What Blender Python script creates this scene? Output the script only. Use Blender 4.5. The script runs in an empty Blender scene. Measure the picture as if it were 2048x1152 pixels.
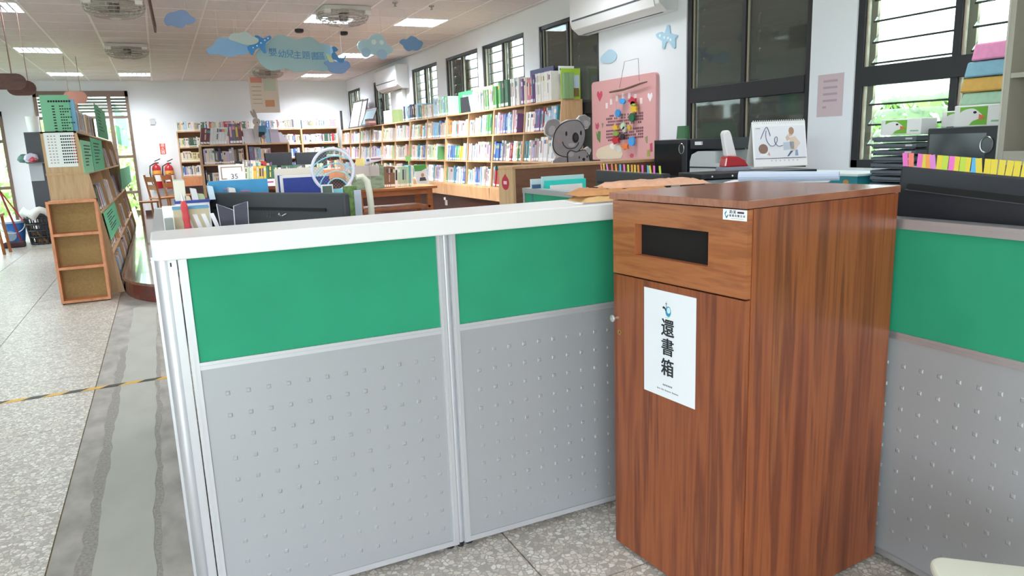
import bpy, bmesh, math, random
from mathutils import Matrix, Vector
random.seed(7)
SC = bpy.context.scene
COL = SC.collection
R = math.radians
# ------------------------------------------------------------------ camera
FPX, CX, CY, H = 1450.0, 1024.0, 576.0, 1.5
_Y = Vector((316-CX, 311-CY, FPX)).normalized()          # depth axis seen from the lens
_D = Vector((270.0, 7224.0, FPX)); _D = (_D-_Y*_D.dot(_Y)).normalized()
_Z = -_D; _X = _Y.cross(_Z)
RW = Matrix((_X, _Y, _Z))                                # image axes -> world
cam_d = bpy.data.cameras.new('camera'); cam = bpy.data.objects.new('camera', cam_d); COL.objects.link(cam)
cam_d.sensor_width = 36; cam_d.lens = FPX/2048*36; cam_d.clip_start = .05; cam_d.clip_end = 200
r_, u_, b_ = RW @ Vector((1,0,0)), RW @ Vector((0,-1,0)), RW @ Vector((0,0,-1))
cam.matrix_world = Matrix(((r_.x,u_.x,b_.x,0),(r_.y,u_.y,b_.y,0),(r_.z,u_.z,b_.z,H),(0,0,0,1)))
SC.camera = cam
# ------------------------------------------------------------------ sky, exposure
SC.view_settings.view_transform = 'Standard'; SC.view_settings.look = 'None'
SC.view_settings.gamma = 1; SC.view_settings.use_curve_mapping = False
SC.view_settings.exposure = 0.92
W = bpy.data.worlds.new('sky'); SC.world = W; W.use_nodes = True
W.node_tree.nodes['Background'].inputs[0].default_value = (.86, .93, 1.0, 1)
W.node_tree.nodes['Background'].inputs[1].default_value = 7.0
LAMP_W = 26.0
XW, XL, YB, YF, HC = 4.35, -3.6, 18.3, -3.2, 3.115        # room
def portal(name, loc, rot, sx, sy):
    d = bpy.data.lights.new(name, 'AREA'); d.shape = 'RECTANGLE'; d.size = sx; d.size_y = sy
    d.cycles.is_portal = True
    o = bpy.data.objects.new(name, d); o.location = loc; o.rotation_euler = rot; COL.objects.link(o)
# ------------------------------------------------------------------ pixel helpers (measured points -> room planes)
def ray(px, py): return RW @ Vector((px-CX, py-CY, FPX))
O0 = Vector((0, 0, H))
def at_x(px, py, x): d = ray(px, py); return O0+d*(x/d.x)
def at_y(px, py, y): d = ray(px, py); return O0+d*(y/d.y)
def at_z(px, py, z): d = ray(px, py); return O0+d*((z-H)/d.z)
def proj(p):
    d = RW.transposed() @ (Vector(p)-O0); return CX+FPX*d.x/d.z, CY+FPX*d.y/d.z, d.z
# ------------------------------------------------------------------ materials
def hx(s, a=1.0):
    s = s.lstrip('#'); c = [int(s[i:i+2], 16)/255 for i in (0, 2, 4)]
    return tuple((v/12.92 if v <= .04045 else ((v+.055)/1.055)**2.4) for v in c)+(a,)
MATS = {}
def M(key, col=None, rough=.6, metal=0., spec=.5, var=0., vs=(8, 8, 8), bump=0., coat=0., emit=0.):
    if key in MATS: return MATS[key]
    m = bpy.data.materials.new(key); m.use_nodes = True; MATS[key] = m
    nt = m.node_tree; b = nt.nodes['Principled BSDF']
    b.inputs['Base Color'].default_value = hx(col); b.inputs['Roughness'].default_value = rough
    b.inputs['Metallic'].default_value = metal; b.inputs['Specular IOR Level'].default_value = spec
    b.inputs['Coat Weight'].default_value = coat
    if emit:
        b.inputs['Emission Color'].default_value = hx(col); b.inputs['Emission Strength'].default_value = emit
    if var or bump:
        g = nt.nodes.new('ShaderNodeNewGeometry'); mp = nt.nodes.new('ShaderNodeMapping'); mp.inputs['Scale'].default_value = vs
        n = nt.nodes.new('ShaderNodeTexNoise'); n.inputs['Scale'].default_value = 1; n.inputs['Detail'].default_value = 5
        nt.links.new(g.outputs['Position'], mp.inputs[0]); nt.links.new(mp.outputs[0], n.inputs['Vector'])
        if var:
            r = nt.nodes.new('ShaderNodeValToRGB'); c = hx(col)
            r.color_ramp.elements[0].position = .3; r.color_ramp.elements[1].position = .7
            r.color_ramp.elements[0].color = tuple(v*(1-var) for v in c[:3])+(1,)
            r.color_ramp.elements[1].color = tuple(min(1, v*(1+var)) for v in c[:3])+(1,)
            nt.links.new(n.outputs[0], r.inputs[0]); nt.links.new(r.outputs[0], b.inputs['Base Color'])
        if bump:
            bp = nt.nodes.new('ShaderNodeBump'); bp.inputs['Strength'].default_value = bump; bp.inputs['Distance'].default_value = .002
            nt.links.new(n.outputs[0], bp.inputs['Height']); nt.links.new(bp.outputs[0], b.inputs['Normal'])
    return m
def wood(key, cols, vs, rough=.4, stops=(.3, .45, .55, .7), fine=.25, coat=0.):
    """streaky wood: noise stretched along the grain"""
    if key in MATS: return MATS[key]
    m = bpy.data.materials.new(key); m.use_nodes = True; MATS[key] = m
    nt = m.node_tree; b = nt.nodes['Principled BSDF']; b.inputs['Roughness'].default_value = rough; b.inputs['Coat Weight'].default_value = coat
    g = nt.nodes.new('ShaderNodeNewGeometry'); mp = nt.nodes.new('ShaderNodeMapping'); mp.inputs['Scale'].default_value = vs
    n = nt.nodes.new('ShaderNodeTexNoise'); n.inputs['Scale'].default_value = 1; n.inputs['Detail'].default_value = 3; n.inputs['Distortion'].default_value = .6
    n2 = nt.nodes.new('ShaderNodeTexNoise'); n2.inputs['Scale'].default_value = 5; n2.inputs['Detail'].default_value = 4
    nt.links.new(g.outputs['Position'], mp.inputs[0])
    nt.links.new(mp.outputs[0], n.inputs['Vector']); nt.links.new(mp.outputs[0], n2.inputs['Vector'])
    mx = nt.nodes.new('ShaderNodeMix'); mx.data_type = 'FLOAT'; mx.inputs[0].default_value = fine
    nt.links.new(n.outputs[0], mx.inputs[2]); nt.links.new(n2.outputs[0], mx.inputs[3])
    r = nt.nodes.new('ShaderNodeValToRGB')
    while len(r.color_ramp.elements) < len(cols): r.color_ramp.elements.new(.5)
    for e, s, c in zip(r.color_ramp.elements, stops, cols): e.position = s; e.color = hx(c)
    nt.links.new(mx.outputs[0], r.inputs[0]); nt.links.new(r.outputs[0], b.inputs['Base Color'])
    return m
def glass(key, tint='#ffffff', refl=.12, alpha=0.):
    """thin pane: see-through with a soft mirror on top, optional milky share"""
    if key in MATS: return MATS[key]
    m = bpy.data.materials.new(key); m.use_nodes = True; MATS[key] = m
    nt = m.node_tree; nt.nodes.clear(); o = nt.nodes.new('ShaderNodeOutputMaterial')
    t = nt.nodes.new('ShaderNodeBsdfTransparent'); t.inputs[0].default_value = hx(tint)
    g = nt.nodes.new('ShaderNodeBsdfGlossy'); g.inputs['Roughness'].default_value = .04
    f = nt.nodes.new('ShaderNodeFresnel'); f.inputs[0].default_value = 1.45
    ad = nt.nodes.new('ShaderNodeMath'); ad.operation = 'ADD'; ad.inputs[1].default_value = refl*.4; ad.use_clamp = True
    hf = nt.nodes.new('ShaderNodeMath'); hf.operation = 'MULTIPLY'; hf.inputs[1].default_value = .55
    nt.links.new(f.outputs[0], hf.inputs[0]); nt.links.new(hf.outputs[0], ad.inputs[0])
    mx = nt.nodes.new('ShaderNodeMixShader'); nt.links.new(ad.outputs[0], mx.inputs[0])
    nt.links.new(t.outputs[0], mx.inputs[1]); nt.links.new(g.outputs[0], mx.inputs[2])
    last = mx
    if alpha:
        d = nt.nodes.new('ShaderNodeBsdfDiffuse'); d.inputs[0].default_value = hx(tint)
        tr = nt.nodes.new('ShaderNodeBsdfTranslucent'); tr.inputs[0].default_value = hx(tint)
        dm = nt.nodes.new('ShaderNodeMixShader'); dm.inputs[0].default_value = .5
        nt.links.new(d.outputs[0], dm.inputs[1]); nt.links.new(tr.outputs[0], dm.inputs[2])
        m2 = nt.nodes.new('ShaderNodeMixShader'); m2.inputs[0].default_value = alpha
        nt.links.new(mx.outputs[0], m2.inputs[1]); nt.links.new(dm.outputs[0], m2.inputs[2]); last = m2
    nt.links.new(last.outputs[0], o.inputs[0])
    return m
def terrazzo(key='terrazzo'):
    if key in MATS: return MATS[key]
    m = bpy.data.materials.new(key); m.use_nodes = True; MATS[key] = m
    nt = m.node_tree; b = nt.nodes['Principled BSDF']; b.inputs['Roughness'].default_value = .33; b.inputs['Specular IOR Level'].default_value = .35
    g = nt.nodes.new('ShaderNodeNewGeometry')
    nz = nt.nodes.new('ShaderNodeTexNoise'); nz.inputs['Scale'].default_value = 35; nz.inputs['Detail'].default_value = 2
    ad = nt.nodes.new('ShaderNodeVectorMath'); ad.operation = 'MULTIPLY_ADD'; ad.inputs[1].default_value = (.022, .022, .022)
    nt.links.new(g.outputs['Position'], nz.inputs['Vector'])
    nt.links.new(nz.outputs['Color'], ad.inputs[0]); nt.links.new(g.outputs['Position'], ad.inputs[2])
    v = nt.nodes.new('ShaderNodeTexVoronoi'); v.inputs['Scale'].default_value = 48
    e = nt.nodes.new('ShaderNodeTexVoronoi'); e.feature = 'DISTANCE_TO_EDGE'; e.inputs['Scale'].default_value = 48
    nt.links.new(ad.outputs[0], v.inputs['Vector']); nt.links.new(ad.outputs[0], e.inputs['Vector'])
    sp = nt.nodes.new('ShaderNodeSeparateColor'); nt.links.new(v.outputs['Color'], sp.inputs[0])
    r = nt.nodes.new('ShaderNodeValToRGB'); cr = r.color_ramp; cr.interpolation = 'CONSTANT'
    cols = ['#dcd5cb', '#c4bcb3', '#ebe7e0', '#cec5bb', '#b3aca5', '#e2dcd3', '#d6d0ca']
    while len(cr.elements) < len(cols): cr.elements.new(.5)
    for i, c in enumerate(cols): cr.elements[i].position = i/len(cols); cr.elements[i].color = hx(c)
    nt.links.new(sp.outputs[0], r.inputs[0])
    r2 = nt.nodes.new('ShaderNodeValToRGB'); r2.color_ramp.elements[0].position = .03; r2.color_ramp.elements[1].position = .13
    nt.links.new(e.outputs['Distance'], r2.inputs[0])
    mx = nt.nodes.new('ShaderNodeMix'); mx.data_type = 'RGBA'; mx.inputs[6].default_value = hx('#aca69f')
    nt.links.new(r2.outputs[0], mx.inputs[0]); nt.links.new(r.outputs[0], mx.inputs[7])
    nt.links.new(mx.outputs[2], b.inputs['Base Color'])
    return m
# ------------------------------------------------------------------ mesh builder
WMX = {}
I4 = Matrix.Identity(4)
class MB:
    def __init__(s, T=None): s.v = []; s.f = []; s.m = []; s.T = T or I4
    def add(s, vs, fs, mi=0):
        n = len(s.v); s.v += [s.T @ Vector(p) for p in vs]
        s.f += [tuple(i+n for i in f) for f in fs]; s.m += [mi]*len(fs); return s
    def box(s, x0, x1, y0, y1, z0, z1, mi=0):
        if x0 > x1: x0, x1 = x1, x0
        if y0 > y1: y0, y1 = y1, y0
        if z0 > z1: z0, z1 = z1, z0
        return s.add([(x0,y0,z0),(x1,y0,z0),(x1,y1,z0),(x0,y1,z0),(x0,y0,z1),(x1,y0,z1),(x1,y1,z1),(x0,y1,z1)],
              [(0,3,2,1),(4,5,6,7),(0,1,5,4),(1,2,6,5),(2,3,7,6),(3,0,4,7)], mi)
    def hexa(s, p, mi=0):      # 8 points: bottom ring, top ring
        return s.add(p, [(0,3,2,1),(4,5,6,7),(0,1,5,4),(1,2,6,5),(2,3,7,6),(3,0,4,7)], mi)
    def prism(s, poly, plane, a, b, mi=0):
        n = len(poly)
        f = {'xy': lambda p, t: (p[0], p[1], t), 'xz': lambda p, t: (p[0], t, p[1]), 'yz': lambda p, t: (t, p[0], p[1])}[plane]
        vs = [f(p, a) for p in poly]+[f(p, b) for p in poly]
        fs = [tuple(range(n)), tuple(range(2*n-1, n-1, -1))]+[(i, i+n, (i+1) % n+n, (i+1) % n) for i in range(n)]
        return s.add(vs, fs, mi)
    def cyl(s, p0, p1, r0, r1=None, n=12, mi=0, caps=True):
        r1 = r0 if r1 is None else r1; p0 = Vector(p0); p1 = Vector(p1); d = (p1-p0).normalized()
        a = d.orthogonal().normalized(); b = d.cross(a)
        vs = [p0+(a*math.cos(t)+b*math.sin(t))*r0 for t in [2*math.pi*i/n for i in range(n)]]
        vs += [p1+(a*math.cos(t)+b*math.sin(t))*r1 for t in [2*math.pi*i/n for i in range(n)]]
        fs = [(i, (i+1) % n, (i+1) % n+n, i+n) for i in range(n)]
        if caps: fs += [tuple(range(n-1, -1, -1)), tuple(range(n, 2*n))]
        return s.add(vs, fs, mi)
    def tube(s, pts, r, n=6, mi=0, closed=False):
        pts = [Vector(p) for p in pts]; k = len(pts); vs = []; fs = []; a = None
        for i, p in enumerate(pts):
            if closed: d = pts[(i+1) % k]-pts[i-1]
            else: d = pts[min(i+1, k-1)]-pts[max(i-1, 0)]
            d.normalize()
            a = d.orthogonal().normalized() if a is None else (a-d*a.dot(d)).normalized()
            b = d.cross(a); rr = r[i] if isinstance(r, (list, tuple)) else r
            vs += [p+(a*math.cos(2*math.pi*j/n)+b*math.sin(2*math.pi*j/n))*rr for j in range(n)]
        for i in range(k if closed else k-1):
            for j in range(n):
                q = (i+1) % k
                fs.append((i*n+j, i*n+(j+1) % n, q*n+(j+1) % n, q*n+j))
        if not closed: fs += [tuple(range(n-1, -1, -1)), tuple(range((k-1)*n, k*n))]
        return s.add(vs, fs, mi)
    def lathe(s, prof, c=(0, 0, 0), n=20, mi=0):
        k = len(prof); vs = []; fs = []
        for r, z in prof: vs += [(c[0]+r*math.cos(2*math.pi*j/n), c[1]+r*math.sin(2*math.pi*j/n), c[2]+z) for j in range(n)]
        for i in range(k-1):
            for j in range(n): fs.append((i*n+j, i*n+(j+1) % n, (i+1)*n+(j+1) % n, (i+1)*n+j))
        if prof[0][0] > 1e-5: fs.append(tuple(range(n-1, -1, -1)))
        if prof[-1][0] > 1e-5: fs.append(tuple(range((k-1)*n, k*n)))
        return s.add(vs, fs, mi)
    def mesh(s, name, inv=I4):
        me = bpy.data.meshes.new(name); me.from_pydata([tuple(inv @ v) for v in s.v], [], s.f)
        for p, mi in zip(me.polygons, s.m): p.material_index = mi
        return me
    def build(s, name, mats, parent=None, smooth=False, bevel=0., seg=2, loc=None):
        wm = WMX[parent.name] if parent else (Matrix.Translation(loc) if loc is not None else I4)
        me = s.mesh(name, wm.inverted())
        bm = bmesh.new(); bm.from_mesh(me); bmesh.ops.recalc_face_normals(bm, faces=bm.faces); bm.to_mesh(me); bm.free()
        for m in (mats if isinstance(mats, (list, tuple)) else [mats]): me.materials.append(m)
        o = bpy.data.objects.new(name, me); COL.objects.link(o); WMX[o.name] = wm
        if parent: o.parent = parent
        else: o.matrix_world = wm
        if smooth:
            for p in me.polygons: p.use_smooth = True
            me.set_sharp_from_angle(angle=R(40))
        if bevel:
            md = o.modifiers.new('bevel', 'BEVEL'); md.width = bevel; md.segments = seg; md.limit_method = 'ANGLE'
        return o
def tag(o, label=None, cat=None, group=None, kind=None):
    if label: o['label'] = label
    if cat: o['category'] = cat
    if group: o['group'] = group
    if kind: o['kind'] = kind
    return o
def thing(name, label, cat, loc=(0, 0, 0), rz=0., group=None):
    o = bpy.data.objects.new(name, None); COL.objects.link(o); o.empty_display_size = .05
    m = Matrix.Translation(loc) @ Matrix.Rotation(rz, 4, 'Z'); o.matrix_world = m; WMX[o.name] = m
    return tag(o, label, cat, group)
def struct(mb, name, mats, **k): return tag(mb.build(name, mats, **k), kind='structure')
def sempty(name, loc=(0, 0, 0)):
    o = bpy.data.objects.new(name, None); COL.objects.link(o); o.location = loc; WMX[o.name] = Matrix.Translation(loc); o['kind'] = 'structure'; return o
def share(name, me, loc, parent):
    """one more piece of shared mesh data under a parent, loc in world"""
    o = bpy.data.objects.new(name, me); COL.objects.link(o); o.parent = parent
    o.location = WMX[parent.name].inverted() @ Vector(loc); WMX[o.name] = Matrix.Translation(loc); return o
def copy_tree(o, parent=None):
    c = o.copy(); COL.objects.link(c)
    if parent: c.parent = parent
    for ch in list(o.children): copy_tree(ch, c)
    return c
def smooth(pts, k=4):
    out = []; n = len(pts)
    for i in range(n):
        p0, p1, p2, p3 = [Vector(pts[(i+j-1) % n]) for j in range(4)]
        for s in range(k):
            t = s/k
            out.append(.5*((2*p1)+(p2-p0)*t+(2*p0-5*p1+4*p2-p3)*t*t+(3*p1-p0-3*p2+p3)*t**3))
    return [tuple(p) for p in out]
def circ(cx, cy, r, n=16, ry=None): return [(cx+r*math.cos(2*math.pi*i/n), cy+(ry or r)*math.sin(2*math.pi*i/n)) for i in range(n)]
def tx(px_list, ox, oy, s): return [(ox+x/s, oy+y/s) for x, y in px_list]
def on_y(pts, y): return [(p.x, p.z) for p in (at_y(a, b, y) for a, b in pts)]
def on_x(pts, x): return [(p.y, p.z) for p in (at_x(a, b, x) for a, b in pts)]
def lettering(body, size, T, mat, parent, name='lettering', align='CENTER', ext=.0006, off=0., bold=0.):
    cu = bpy.data.curves.new('t', 'FONT'); cu.body = body; cu.size = size; cu.align_x = align; cu.align_y = 'CENTER'; cu.extrude = ext; cu.offset = off; cu.resolution_u = 3
    o = bpy.data.objects.new('t', cu); COL.objects.link(o); bpy.context.view_layer.update()
    me = bpy.data.meshes.new_from_object(o.evaluated_get(bpy.context.evaluated_depsgraph_get()))
    bpy.data.objects.remove(o); bpy.data.curves.remove(cu)
    if bold:                                   # heavier strokes: the glyph laid over itself a hair apart
        bm = bmesh.new()
        for i, (dx, dy) in enumerate(((-1, 0), (1, .2), (0, 1), (0, -1))):
            n = len(bm.verts); bm.from_mesh(me); bm.verts.ensure_lookup_table()
            for v in bm.verts[n:]: v.co += Vector((dx*bold, dy*bold*.6, i*.00004))
        bm.to_mesh(me); bm.free()
    me.transform(WMX[parent.name].inverted() @ T); me.materials.clear(); me.materials.append(mat)
    q = bpy.data.objects.new(name, me); COL.objects.link(q); q.parent = parent; WMX[q.name] = WMX[parent.name]; return q
def frame_T(origin, ex, ey):
    ex = Vector(ex).normalized(); ey = Vector(ey).normalized(); ez = ex.cross(ey)
    return Matrix(((ex.x,ey.x,ez.x,origin[0]),(ex.y,ey.y,ez.y,origin[1]),(ex.z,ey.z,ez.z,origin[2]),(0,0,0,1)))
ORD = ['first', 'second', 'third', 'fourth', 'fifth', 'sixth', 'seventh', 'eighth', 'ninth', 'tenth', 'eleventh', 'twelfth', 'thirteenth', 'fourteenth', 'fifteenth', 'sixteenth', 'seventeenth', 'eighteenth', 'nineteenth', 'twentieth', 'twenty-first', 'twenty-second', 'twenty-third', 'twenty-fourth', 'twenty-fifth', 'twenty-sixth', 'twenty-seventh', 'twenty-eighth', 'twenty-ninth', 'thirtieth']
def ordn(i):
    if i < len(ORD): return ORD[i]
    return 'thirty-'+ORD[i-30] if i < 39 else 'fortieth' if i == 39 else 'forty-'+ORD[i-40] if i < 49 else 'fiftieth' if i == 49 else 'fifty-'+ORD[i-50]
# palette
WALL = M('wall paint', '#e8eaf0', .85, var=.02, vs=(1.5, 1.5, 1.5))
BLACK = M('black paint', '#23242a', .45); DKMET = M('window frame', '#1f1e23', .5)
ALU = M('aluminium', '#c9cbd0', .32, .75); ALUW = M('pale aluminium', '#c8cace', .36, .45)
WHITE = M('white plastic', '#ececec', .4); PAPER = M('paper', '#f3f4f6', .8); INK = M('ink', '#23262b', .8)
BEECH = wood('beech ply', ['#b98c63', '#c79c72', '#d0a77e', '#c2956b'], (6, 6, 2), .5)
PLYV = wood('ply panel', ['#b08a62', '#c4a077', '#cdaa82', '#b8926a'], (14, 14, 1.2), .5)
ORANGEW = wood('orange beech', ['#b5744a', '#c68258', '#cf8c62', '#bd7a50'], (10, 10, 3), .5)
MAHOG = wood('mahogany', ['#4a1c18', '#5f2620', '#6c2f27', '#562019'], (3, 3, 12), .3, coat=.3)
DKFLOOR = wood('dark floor', ['#5a4038', '#6d4f45', '#7a5b4f', '#63473d'], (9, 1, 1), .14, coat=.5)
DKBROWN = wood('dark brown wood', ['#3a2420', '#472c27', '#50332c', '#402621'], (3, 1, 8), .35)
CHAIRW = wood('chair wood', ['#9a6038', '#a96c42', '#b5784c', '#a0653c'], (10, 10, 4), .4)
STR = M('string', '#d8d4d2', .8)
TERR = terrazzo()
# ================================================================== SETTING
# ---- floor: terrazzo panels between brass strips, a cut concrete strip
GX0, GX1 = -.556, -.02
floor = struct(MB().box(XL-.2, XW+.2, YF-.2, YB+.2, -.2, -.006), 'floor', M('brass strip', '#8b7a55', .4, .4))
def slabs(xs, ys):
    for a, b in zip(xs, xs[1:]):
        for c, d in zip(ys, ys[1:]):
            MB().box(a+.003, b-.003, c+.003, d-.003, -.0059, 0).build('terrazzo_panel', TERR, floor)
ysl = [YF, -.97, .15, 1.27, 2.39, 3.513, 4.63, 5.75, 6.87, 7.99, 9.11, 10.23, 11.35, 12.47, 13.59, 14.71, 15.83, 16.95, YB]
slabs([XL, -2.16, -1.36, GX0], ysl)
slabs([GX1, 1.042, 2.25, 3.45, XW], [YF, -1.42, -.3, .82, 1.942, 3.06, 4.18, 5.30, 6.42, 8.1])
STRIPM = M('rough concrete', '#a8a29c', .8, var=.22, vs=(9, 5, 9), bump=.8)
MB().box(GX0+.003, GX1-.003, YF, YB, -.0059, -.0005).build('concrete_strip', STRIPM, floor)
def ragged(x, y0, y1, n, amp):
    return [(x+random.uniform(-amp, amp), y0+(y1-y0)*i/n) for i in range(n+1)]
def patch(name, xl, xr, y0, y1, m, z, amp=.012):
    ph = random.uniform(0, 9); L = [(x+.005*math.sin(y*7+ph)+.004*math.sin(y*23), y) for x, y in ragged(xl, y0, y1, 60, amp*.5)]; Rr = [(x+.005*math.sin(y*6+2*ph)+.004*math.sin(y*19+ph), y) for x, y in ragged(xr, y0, y1, 60, amp*.5)]
    mb = MB()
    for i in range(60):
        p = [L[i], Rr[i], Rr[i+1], L[i+1]]
        mb.hexa([(a, b, -.0006) for a, b in p]+[(a, b, z) for a, b in p])
    return mb.build(name, m, floor)
patch('broken_edge', -.45, -.36, 2.3, 6.3, M('broken concrete', '#9b958f', .9, var=.22, vs=(90, 70, 90), bump=.5), .0002)
patch('broken_edge', -.225, -.165, 2.3, 6.3, MATS['broken concrete'], .0002)
patch('cement_patch', -.40, -.19, 2.2, 8.1, M('pale cement', '#b3b2aa', .75, var=.06, vs=(5, 3, 5)), .0012, .006)
# ---- raised platform with a rounded corner
PZ = .2
corner = [(-.51+.75*(1-math.sin(t)), 8.05+1.25*(1-math.cos(t))) for t in [R(90)*i/12 for i in range(13)]]
outl = [(XW, 8.05)]+corner+[(-.51, YB), (XW, YB)]
outl = [(XW, YB), (XW, 8.05)]+corner+[(-.51, YB)]
plat = sempty('floor_platform', (-.5, 8.1, 0))
MB().prism(outl, 'xy', .0, PZ-.03).build('riser', MAHOG, plat)
o2 = [(XW, YB), (XW, 8.03)]+[(x-.02, y-.02) for x, y in corner]+[(-.53, YB)]
MB().prism(o2, 'xy', PZ-.03, PZ).build('deck', DKFLOOR, plat)
# ---- walls
WIN = [(17.0, 18.2), (14.6, 15.84), (11.83, 13.17), (10.10, 11.43), (8.60, 9.94), (6.84, 8.20), (4.00, 5.40), (2.22, 3.62)]
WZ0, WZ1 = 1.24, 2.86
mb = MB(); ys = sorted([YF-.2]+[v for w in WIN for v in w]+[YB+.2])
for i in range(0, len(ys), 2): mb.box(XW, XW+.16, ys[i], ys[i+1], -.1, HC+.09)
for a, b in WIN: mb.box(XW, XW+.16, a, b, -.1, WZ0); mb.box(XW, XW+.16, a, b, WZ1, HC+.09)
struct(mb, 'wall_right', WALL)
DX0, DX1, DZ = -2.2, -.44, 2.9
D2X0, D2X1 = -3.5, -2.79
struct(MB().box(XL-.2, D2X0, YB, YB+.2, -.1, HC+.09).box(D2X1, DX0, YB, YB+.2, -.1, HC+.09).box(D2X0, D2X1, YB, YB+.2, 2.5, HC+.09).box(DX1, XW, YB, YB+.2, -.1, HC+.09).box(DX0, DX1, YB, YB+.2, DZ, HC+.09), 'wall_back', WALL)
LW = [(12.8, 16.2), (4.6, 8.0), (-2.9, -1.0)]
mb = MB(); ys = sorted([YF-.2]+[v for w in LW for v in w]+[YB])
for i in range(0, len(ys), 2): mb.box(XL-.2, XL, ys[i], ys[i+1], -.1, HC+.09)
for a, b in LW: mb.box(XL-.2, XL, a, b, -.1, .8); mb.box(XL-.2, XL, a, b, 2.7, HC+.09)
struct(mb, 'wall_left', WALL)
struct(MB().box(XL, -3.4, YF-.2, YF, -.1, HC+.09).box(-.1, XW, YF-.2, YF, -.1, HC+.09).box(-3.4, -.1, YF-.2, YF, 2.75, HC+.09), 'wall_front', WALL)
# ---- daylight portals (sky seen through the openings)
for a, b in WIN: portal('window_portal', (XW+.25, (a+b)/2, (WZ0+WZ1)/2), (0, R(90), 0), WZ1-WZ0, b-a)
portal('door_portal', ((D2X0+D2X1)/2, YB+.25, 1.25), (R(-90), 0, 0), D2X1-D2X0, 2.5)
portal('door_portal', ((DX0+DX1)/2, YB+.25, DZ/2), (R(-90), 0, 0), DX1-DX0, DZ)
for a, b in LW: portal('left_portal', (XL-.25, (a+b)/2, 1.75), (0, R(-90), 0), 1.9, b-a)
portal('front_portal', (-1.75, YF-.25, 1.37), (R(90), 0, 0), 3.3, 2.75)
# ---- ceiling
CEILM = M('ceiling tile', '#d4cdcf', .9, var=.04, vs=(30, 30, 30))
ceil = struct(MB().box(XL-.2, XW+.2, YF-.2, YB+.2, HC+.08, HC+.16), 'ceiling', CEILM)
gx = [.07+.6*k for k in range(-6, 8)]; gx = [XL]+[x for x in gx if XL+.05 < x < XW-.02]+[XW]
gy = [9.4+.6*k for k in range(-5, 15)]; gy = [y for y in gy if y < YB-.05]+[YB]
LIGHTS = [(-1.43, 9.7), (2.17, 9.7), (3.37, 9.7), (-1.43, 13.3), (3.37, 13.3), (-1.43, 16.9), (-.23, 16.9), (3.37, 16.9),
          (-1.43, 6.1), (.97, 6.1), (3.37, 6.1), (-1.43, 2.5), (.97, 2.5), (3.37, 2.5), (-1.43, -1.1), (.97, -1.1), (3.37, -1.1)]
tile_me = {}
for a, b in zip(gx, gx[1:]):
    for c, d in zip(gy, gy[1:]):
        if any(a-.01 < lx < b+.01 and c-.01 < ly < d+.01 for lx, ly in LIGHTS): continue
        k = (round(b-a, 3), round(d-c, 3))
        if k not in tile_me:
            m_ = MB().box(-k[0]/2+.008, k[0]/2-.008, -k[1]/2+.005, k[1]/2-.005, 0, .012).mesh('ceiling_tile'); m_.materials.append(CEILM); tile_me[k] = m_
        share('ceiling_tile', tile_me[k], ((a+b)/2, (c+d)/2, HC), ceil)
BARM = M('ceiling bar', '#e9e6e6', .5)
for x in gx[1:-1]: MB().box(x-.012, x+.012, gy[0], YB, HC-.004, HC+.006).build('grid_bar', BARM, ceil)
for y in gy[:-1]: MB().box(XL, XW, y-.006, y+.006, HC-.003, HC+.006).build('cross_bar', BARM, ceil)
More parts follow.
